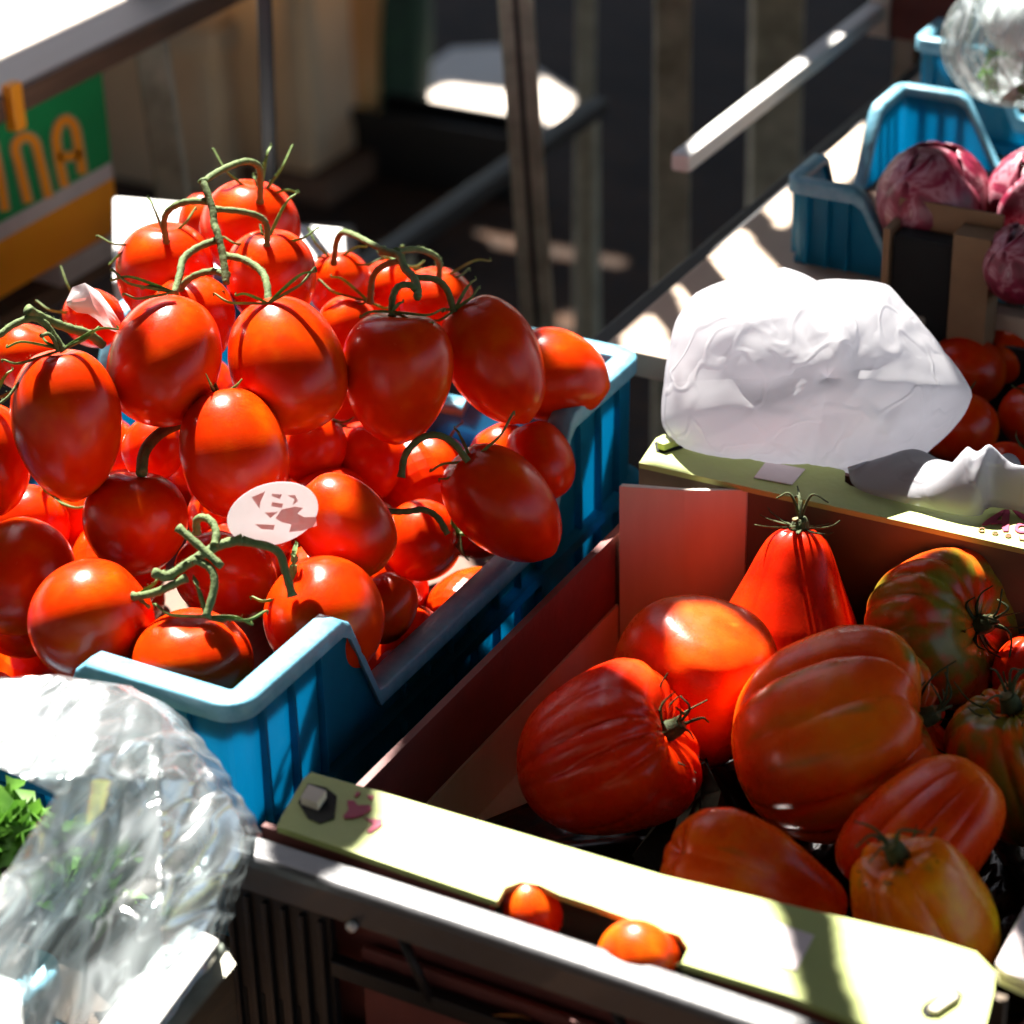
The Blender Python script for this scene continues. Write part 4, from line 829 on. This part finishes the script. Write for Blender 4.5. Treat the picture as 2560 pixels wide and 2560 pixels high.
# leafy greens
def leafy(c, n, size, seed, label, grp='bunches of leafy greens'):
    rg = np.random.default_rng(seed); mb = MB()
    for k in range(n):
        p = np.array(c)+rg.normal(size=3)*size*np.array([1, 1, .35]); e1 = rg.normal(size=3); e1 /= np.linalg.norm(e1); e2 = np.cross(e1, rg.normal(size=3)); e2 /= np.linalg.norm(e2); s_ = .012*rg.uniform(.5, 1.3)
        rim_ = []
        for q in range(12): a = 2*math.pi*q/12; r_ = s_*(1+.35*math.sin(q*2.9+k)); rim_.append(p+e1*math.cos(a)*r_+e2*math.sin(a)*r_*.7+np.cross(e1, e2)*.25*s_*math.sin(a*3+k))
        mb.add([p]+rim_, [(0, 1+q, 1+(q+1) % 12) for q in range(12)])
    o = put('leafy_green', mb, 'leafg'); return tag(o, label, 'leafy greens', grp)
leafy(at(10, 2080, z=.975), 60, .009, 1, 'bright green frilly leaves at the left edge below the bag')
leafy(at(250, 2170, z=.945), 46, .014, 2, 'pale green leaves seen through the middle of the clear bag')
leafy(at(420, 2140, z=.935), 24, .014, 3, 'green leaves seen near the bag edge beside the near crate corner')

# ------------------------------------------------------------------ stall frame: posts and rails
def post(tp_, bt, d, wpx, mat, label, group='stall posts', dd=.0, twin=False):
    b = at(*bt, d=d); t = at(*tp_, Y=b[1]+dd); u = (t-b)/(t[2]-b[2]); lo = b-u*b[2]; hi = b+u*(1.855-b[2]); wd = wpx*d/F/2
    r_ = root('stall_post', lo); X = RT*wd; Yv = np.array([FW[0], FW[1], 0])*wd
    P = lambda c, s_: [c-X*s_-Yv*s_, c+X*s_-Yv*s_, c+X*s_+Yv*s_, c-X*s_+Yv*s_]
    mb = MB(); mb.hexa([*P(lo, 1), *P(hi, 1)]); put('tube', mb, mat, r_, bevel=.002, smooth=False)
    if twin:
        mb = MB(); o_ = -Yv*1.02; mb.hexa([lo-X*.18+o_-Yv*.06, lo+X*.12+o_-Yv*.06, lo+X*.12+o_, lo-X*.18+o_, hi-X*.18+o_-Yv*.06, hi+X*.12+o_-Yv*.06, hi+X*.12+o_, hi-X*.18+o_]); put('groove', mb, 'dark', r_, smooth=False)
    mb = MB(); c = lo+np.array([0, 0, .003]); mb.box(c[0]-wd*2, c[0]+wd*2, c[1]-wd*2, c[1]+wd*2, 0.001, .006); put('base_plate', mb, mat, r_)
    return tag(r_, label, 'post', group)
post((1290, 0), (1345, 810), 1.95, 84, 'steel', 'grooved grey steel post standing left of the middle of the background', twin=True)
post((1682, 0), (1676, 730), 2.3, 84, 'steel', 'mottled grey steel post between the grooved post and the striped rail')
post((1942, 0), (1932, 500), 2.6, 120, 'steel', 'wide pale grey post behind the striped white rail')
post((661, 0), (676, 470), 1.75, 36, 'dark', 'thin black post in front of the beige bins')
post((1466, 0), (1462, 300), 3.1, 46, 'steel', 'thin dark post far behind between two grey posts')
post((372, 70), (432, 480), 2.0, 78, 'steel', 'leaning grey post beside the green and orange box')
def bar(name, p, q, w_, h_, mat, label, cat='rail', legs=()):
    p, q = np.array(p), np.array(q); r_ = root(name, (p+q)/2); mb = MB(); T = (q-p)/np.linalg.norm(q-p); S2 = np.cross(T, [0, 0, 1.]); S2 /= np.linalg.norm(S2); U2 = np.array([0, 0, 1.])
    c4 = lambda c: [c-S2*w_/2-U2*h_/2, c+S2*w_/2-U2*h_/2, c+S2*w_/2+U2*h_/2, c-S2*w_/2+U2*h_/2]
    mb.add([*c4(p), *c4(q)], [(0, 1, 2, 3), (7, 6, 5, 4), (0, 4, 5, 1), (1, 5, 6, 2), (2, 6, 7, 3), (3, 7, 4, 0)]); put('tube', mb, mat, r_, bevel=.0015, smooth=False)
    for f in legs:
        c = p+(q-p)*f; put('leg', MB().box(c[0]-.008, c[0]+.008, c[1]-.008, c[1]+.008, 0, c[2]-h_/2-.0005), 'steel', r_)
    return tag(r_, label, cat, 'rails of the stall frame')
a_, b_ = at(1700, 400, X=-.135), at(2330, -75, X=-.135); z_ = (a_[2]+b_[2])/2
bar('frame_rail', (-.135, a_[1], z_), (-.135, b_[1], z_), .013, .012, 'white', 'white rail striped by sunlight behind the blue radicchio crate', legs=(.9,))
a_, b_ = at(1880, 425, X=-.103), at(2250, 130, X=-.103)
bar('frame_rail', (-.103, a_[1]-.25, .965), (-.103, b_[1]+.3, .965), .018, .02, 'dark', 'dark rail running beside the pale board table', legs=(.85,))
a_, b_ = at(860, 712, X=-.60), at(1500, 262, X=-.60)
bar('frame_rail', a_, b_, .020, .016, 'dark', 'low black rail crossing behind the tomato heap', legs=(.2, .95))

# ------------------------------------------------------------------ left background: printed box, bins, paper
XB = -.624
zt_, zs1, zs2, zb_ = 1.002, at(285, 400, X=XB)[2], at(290, 440, X=XB)[2], .872
yr = at(262, 250, X=XB)[1]
bx_ = root('produce_box', (-.78, .46, zb_)); tag(bx_, 'green and orange fruit box with orange letters under the cream table', 'box')
put('green_panel', MB().box(-.94, XB, .2, yr, zs1, zt_), 'green', bx_, smooth=False)
put('white_band', MB().box(-.94, XB, .2, yr, zs2, zs1-.0002), 'greyw', bx_, smooth=False)
put('orange_panel', MB().box(-.94, XB, .2, yr, zb_, zs2-.0002), 'orange', bx_, smooth=False)
put('foot', MB().box(-.70, XB+.002, yr-.075, yr-.008, zb_-.018, zb_-.0005), 'greyw', bx_); put('foot', MB().box(-.70, XB+.002, .3, yr-.15, zb_-.018, zb_-.0005), 'greyw', bx_)
def ribbon(pts, w_, xx, mat, name):
    P = spline([(x, y, 0) for x, y in pts], 6)[:, :2]; T = np.gradient(P, axis=0); T /= np.linalg.norm(T, axis=1)[:, None]; Nn = np.stack([-T[:, 1], T[:, 0]], 1)
    f = lambda q: at(q[0]*.3313, 100+q[1]*.3313, X=xx)
    mb = MB(); mb.grid([[f(P[i]-Nn[i]*w_/2), f(P[i]+Nn[i]*w_/2)] for i in range(len(P))]); return put(name, mb, mat, bx_, smooth=False)
for st in ([(215, 1230), (150, 960), (118, 800), (190, 730), (262, 770), (300, 900), (370, 1190)], [(-60, 760), (-30, 900), (0, 1050), (40, 1290)], [(490, 1110), (445, 900), (425, 740), (450, 640), (505, 600), (560, 650), (590, 780), (625, 1010)], [(440, 880), (520, 880), (615, 860)]):
    ribbon(st, 96, XB+.0008, 'tan', 'letter_outline'); ribbon(st, 58, XB+.0014, 'orange', 'letter')
put('shelf', MB().box(-1.4, -.63, .30, .69, .838, .853), 'wood', tl)
# white foam box and the small stand behind the heap
fb = put('foam_box', MB().prism(pz(.955, (282, 488), (478, 505), (640, 548), (862, 568), (872, 720), (282, 700)), (0, 0, -.05)), 'white', bevel=.003, smooth=False); tag(fb, 'sunlit white foam box behind the tomato heap', 'box')
st_ = root('side_stand', (-.5, .62, 0)); q4 = pz(.9045, (300, 545), (600, 575), (860, 610), (860, 740), (300, 720)); put('top', MB().prism(q4, (0, 0, -.02)), 'wood', st_)
for q in (q4[0], q4[2], q4[3], q4[4]): m_ = np.mean(q4, axis=0); e = q+(m_-q)*.15; put('leg', MB().box(e[0]-.010, e[0]+.010, e[1]-.010, e[1]+.010, 0, .884), 'wood', st_)
tag(st_, 'dark wooden stand under the white foam box', 'stand')
# beige bins on the ground
def bin_(x0, x1, y0, y1, z0, h, label, glow=False):
    r_ = root('beige_bin', ((x0+x1)/2, (y0+y1)/2, z0)); t = .005; mb = MB()
    mb.box(x0, x1, y0, y0+t, z0, z0+h).box(x0, x1, y1-t, y1, z0, z0+h).box(x0, x0+t, y0+t, y1-t, z0, z0+h).box(x1-t, x1, y0+t, y1-t, z0, z0+h).box(x0+t, x1-t, y0+t, y1-t, z0, z0+t); put('body', mb, 'beige', r_, bevel=.004, smooth=False)
    rm = MB(); e = .014
    for b4 in ((x0-e, x1+e, y0-e, y0, ), (x0-e, x1+e, y1, y1+e), (x0-e, x0, y0, y1), (x1, x1+e, y0, y1)): rm.box(*b4, z0+h-.045, z0+h+.002)
    put('rim', rm, 'beige', r_, bevel=.005, smooth=False)
    
    for b6 in ((x1, x1+.010, y0, y0+.03), (x1, x1+.010, y1-.03, y1), (x0, x0+.03, y0-.010, y0), (x1-.03, x1, y0-.010, y0)): put('rib', MB().box(*b6, z0+.02, z0+h-.05), 'beige', r_, bevel=.003, smooth=False)
    if glow: put('glow_panel', MB().box(x1+.0005, x1+.004, y0+.15, y1-.032, z0+.03, z0+h-.06), 'yell', r_)  # light glowing through the bin wall, put into this panel's colour
    return tag(r_, label, 'bin', 'beige plastic bins stacked on the ground')
bin_(-2.30, -1.86, 2.50, 2.85, 0, .30, 'lower beige bin behind the leaning grey post'); bin_(-2.30, -1.86, 2.50, 2.85, .303, .30, 'upper beige bin behind the leaning grey post')
bin_(-2.13, -1.72, 2.56, 2.86, .05, .62, 'tall beige bin with a yellow painted glow right of the black post', True)
pl_ = put('pallet', MB().box(-2.16, -1.68, 2.545, 2.88, 0.001, .048), 'wood', bevel=.004); tag(pl_, 'wooden pallet under the tall beige bin', 'pallet')
# dark green sack and black crate on the ground, pale sheet of cardboard
c = at(955, 345, z=0.); mb, *_ = fruit(c+np.array([0, 0, .17]), (0, .12, 1), .098, .19, [0, .62, .85, .95, 1, 1, .98, .96, .95, .9, 0], nrib=5, amp=.06, seed=9); o = put('sack', mb, 'dkgreen'); tag(o, 'dark green sack standing on the ground behind the grooved post', 'sack')
c = at(1075, 470, z=0.); r_ = root('ground_crate', c); mb = MB(); x0, x1, y0, y1 = c[0]-.16, c[0]+.16, c[1]+.0, c[1]+.10
mb.box(x0, x1, y0, y0+.01, 0.001, .12).box(x0, x1, y1-.01, y1, 0.001, .12).box(x0, x0+.01, y0+.01, y1-.01, 0.001, .12).box(x1-.01, x1, y0+.01, y1-.01, 0.001, .12).box(x0+.01, x1-.01, y0+.01, y1-.01, .001, .012); put('body', mb, 'black', r_, bevel=.003, smooth=False)
put('rim', MB().box(x0-.008, x1+.008, y0-.008, y0, .10, .125).box(x1, x1+.008, y0, y1, .10, .125), 'black', r_, bevel=.003, smooth=False); tag(r_, 'empty black crate standing on the dark paving', 'crate')
o = put('pale_sheet', MB().prism(pz(.004, (300, 575), (880, 575), (900, 760), (300, 950)), (0, 0, .004)), 'cream', smooth=False); tag(o, 'added pale reflector on the paving bouncing sunlight onto the beige bins', 'cardboard')  # first sheet is an added reflector that brightens the bins
o = put('pale_sheet', MB().prism(pz(.004, (1035, 225), (1080, 160), (1130, 125), (1250, 118), (1350, 180), (1445, 245), (1395, 310), (1290, 338), (1120, 330), (1050, 300)), (0, 0, .004)), 'cream', smooth=False); tag(o, 'sunlit sheet of pale cardboard lying on the paving', 'cardboard')

# ------------------------------------------------------------------ right background
def head(px, py, z, rpx, seed, label):
    c = at(px, py, z=z); d = (c-CAM)@FW; rr = rpx*d/F; r_ = root('radicchio', c-np.array([0, 0, rr])); rg = np.random.default_rng(seed)
    mb, *_ = fruit(c, (rg.normal()*.3, rg.normal()*.3, 1), rr*.97, rr*.95, 'round', nrib=5, amp=.05, seed=seed, nt_=40, npv=90); put('heart', mb, 'rad', r_)
    for k in range(5):     # wrapping leaves
        th0 = 2*math.pi*k/5+rg.uniform(-.3, .3); G = []; lc = []
        for i in range(13):
            row = []
            for j in range(13):
                u, v = i/12, j/12; el = R(-55)+R(125)*u; az = th0+(v-.5)*R(120)*math.sin(math.pi*min(1, u*.75+.18)); q = 1.02+.02*k*.4+.10*max(0, u-.72)*abs(math.sin(v*9+k))+.012*math.sin(v*23)
                p = np.array([math.cos(el)*math.cos(az), math.cos(el)*math.sin(az), math.sin(el)])*rr*q; row.append(c+p); lc.append(p/rr*1.4+k)
            G.append(row)
        mb = MB().grid(G); mb.loc = lc; put('leaf', mb, 'rad', r_, solid=.0008)
    return tag(r_, label, 'radicchio', 'radicchio heads in the blue crate')
head(2335, 500, 1.052, 138, 3, 'purple and white radicchio head with a dark red front nearest the crate corner')
head(2600, 500, 1.055, 130, 4, 'pinkish radicchio head cut off by the right edge'); head(2560, 660, 1.04, 100, 8, 'lower dark radicchio head at the right edge above the dark blue rim')
# card punnet with a black pot
Yp = .548; pa, pb = at(2228, 840, Y=Yp), at(2495, 600, Y=Yp); x0, x1, za, zb2 = pa[0], pb[0], max(.9425, pa[2]), pb[2]; r_ = root('card_punnet', ((x0+x1)/2, Yp, za))
mb = MB(); mb.box(x0-.002, x1, Yp+.0065, Yp+.0085, za, zb2+.012).box(x1-.022, x1, Yp-.012, Yp+.006, za, zb2+.004).box(x0-.004, x0, Yp-.012, Yp+.006, za, zb2); put('sleeve', mb, 'sleeve', r_)
put('black_pot', MB().box(x0+.0005, x1-.0225, Yp-.009, Yp+.006, za, zb2-.004), 'hole', r_, bevel=.002); tag(r_, 'brown card punnet around a black pot in front of the radicchio', 'punnet')
# black tray of round tomatoes
r_ = root('black_tray', (.25, .49, .883)); x0, x1, y0, y1 = .0745, .46, .365, .556; mb = MB(); mb.box(x0, x1, y0, y1, .938, .942).box(x0, x1, y0, y0+.003, .883, .960).box(x0, x1, y1-.003, y1, .883, .985).box(x0, x0+.003, y0, y1, .883, .982); put('tray_shell', mb, 'black', r_, bevel=.001, smooth=False); tag(r_, 'black tray of round red tomatoes behind the white bag', 'tray')
for i, (px, py, rp, lab) in enumerate([(2415, 925, 98, 'round tomato touching the upper right edge of the white bag'), (2530, 880, 100, 'round tomato uppermost in the black tray'), (2398, 1068, 98, 'round tomato half hidden behind the white bag'), (2588, 1040, 92, 'round tomato at the right edge of the picture beside the black tray rim'), (2520, 1190, 92, 'round tomato behind the white bag handle')]):
    c = at(px, py, z=.972); d = (c-CAM)@FW; mb, top, ax, a, b = fruit(c, (.5*math.sin(i*2), .3+.3*math.cos(i*3), .8), rp*d/F, rp*d/F*.9, 'round', seed=700+i, nt_=24, npv=40); o = put('tomato', mb, 'tom', origin=c); tag(o, lab, 'tomato', 'round tomatoes in the black tray')
    cx = MB(); rand_calyx(cx, top, ax, a, b, .012, 60+i); put('calyx', cx, 'dryst', o)
# brown carton and clear bag at the top right
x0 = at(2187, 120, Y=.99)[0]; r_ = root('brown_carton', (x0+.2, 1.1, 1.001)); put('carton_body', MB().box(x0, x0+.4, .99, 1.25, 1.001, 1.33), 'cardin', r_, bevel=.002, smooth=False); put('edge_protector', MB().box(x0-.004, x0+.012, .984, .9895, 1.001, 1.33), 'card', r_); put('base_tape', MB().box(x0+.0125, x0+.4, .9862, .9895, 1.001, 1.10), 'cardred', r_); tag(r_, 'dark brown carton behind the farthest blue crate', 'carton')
c = at(2555, 95, z=1.10); mb, *_ = fruit(c, (0, 0, 1), .050, .042, 'round', nrib=7, amp=.12, seed=31, nt_=40, npv=120); o = put('clear_bag', mb, 'film'); tag(o, 'clear bag with a white glare in the top right corner', 'bag')
mb, *_ = fruit(c+np.array([.005, .0, .012]), (0, 0, 1), .030, .022, 'round', nrib=4, amp=.1, seed=33); o = put('white_bundle', mb, 'white'); tag(o, 'bright white bundle inside the clear bag at the top right', 'bundle')
leafy(c+np.array([.01, -.0, -.02]), 40, .014, 15, 'greyish green leaves inside the clear bag at the top right')

# ------------------------------------------------------------------ street front behind the viewer: closes the view and the light from that side
def facade(x0, x1, y, label):
    r_ = root('building', ((x0+x1)/2, y, 0)); M.setdefault('plaster', simple('plaster', (.08, .07, .06), (.06, .05, .045), rough=.9, scale=3)); wn = []
    mb = MB(); n = int((x1-x0)/2.2); xs = x0
    for k in range(n):
        a = x0+(x1-x0)*k/n; b = x0+(x1-x0)*(k+1)/n; mb.box(a, a+.55, y-.3, y, 0, 9.0); mb.box(b-.55, b, y-.3, y, 0, 9.0)
        for z0, z1 in ((0, .5), (2.5, 3.5), (5.2, 6.2), (7.9, 9.0)): mb.box(a+.5505, b-.5505, y-.3, y-.002, z0, z1)
        for z0, z1 in ((.5, 2.5), (3.5, 5.2), (6.2, 7.9)): wn.append((a+.551, b-.551, z0+.001, z1-.001))
    put('wall', mb, 'plaster', r_, smooth=False)
    for a, b, z0, z1 in wn:
        f = put('window', MB().box(a, b, y-.22, y-.2, z0, z1), 'dark', r_, smooth=False); put('frame', MB().box((a+b)/2-.03, (a+b)/2+.03, y-.199, y-.16, z0, z1), 'white', f, smooth=False)
    put('roof', MB().box(x0-.2, x1+.2, y-3, y+.2, 9.001, 9.2), 'wood', r_, smooth=False)
    return tag(r_, label, 'building')
facade(-9, 10, -5.0, 'plastered three storey street front across from the stall')
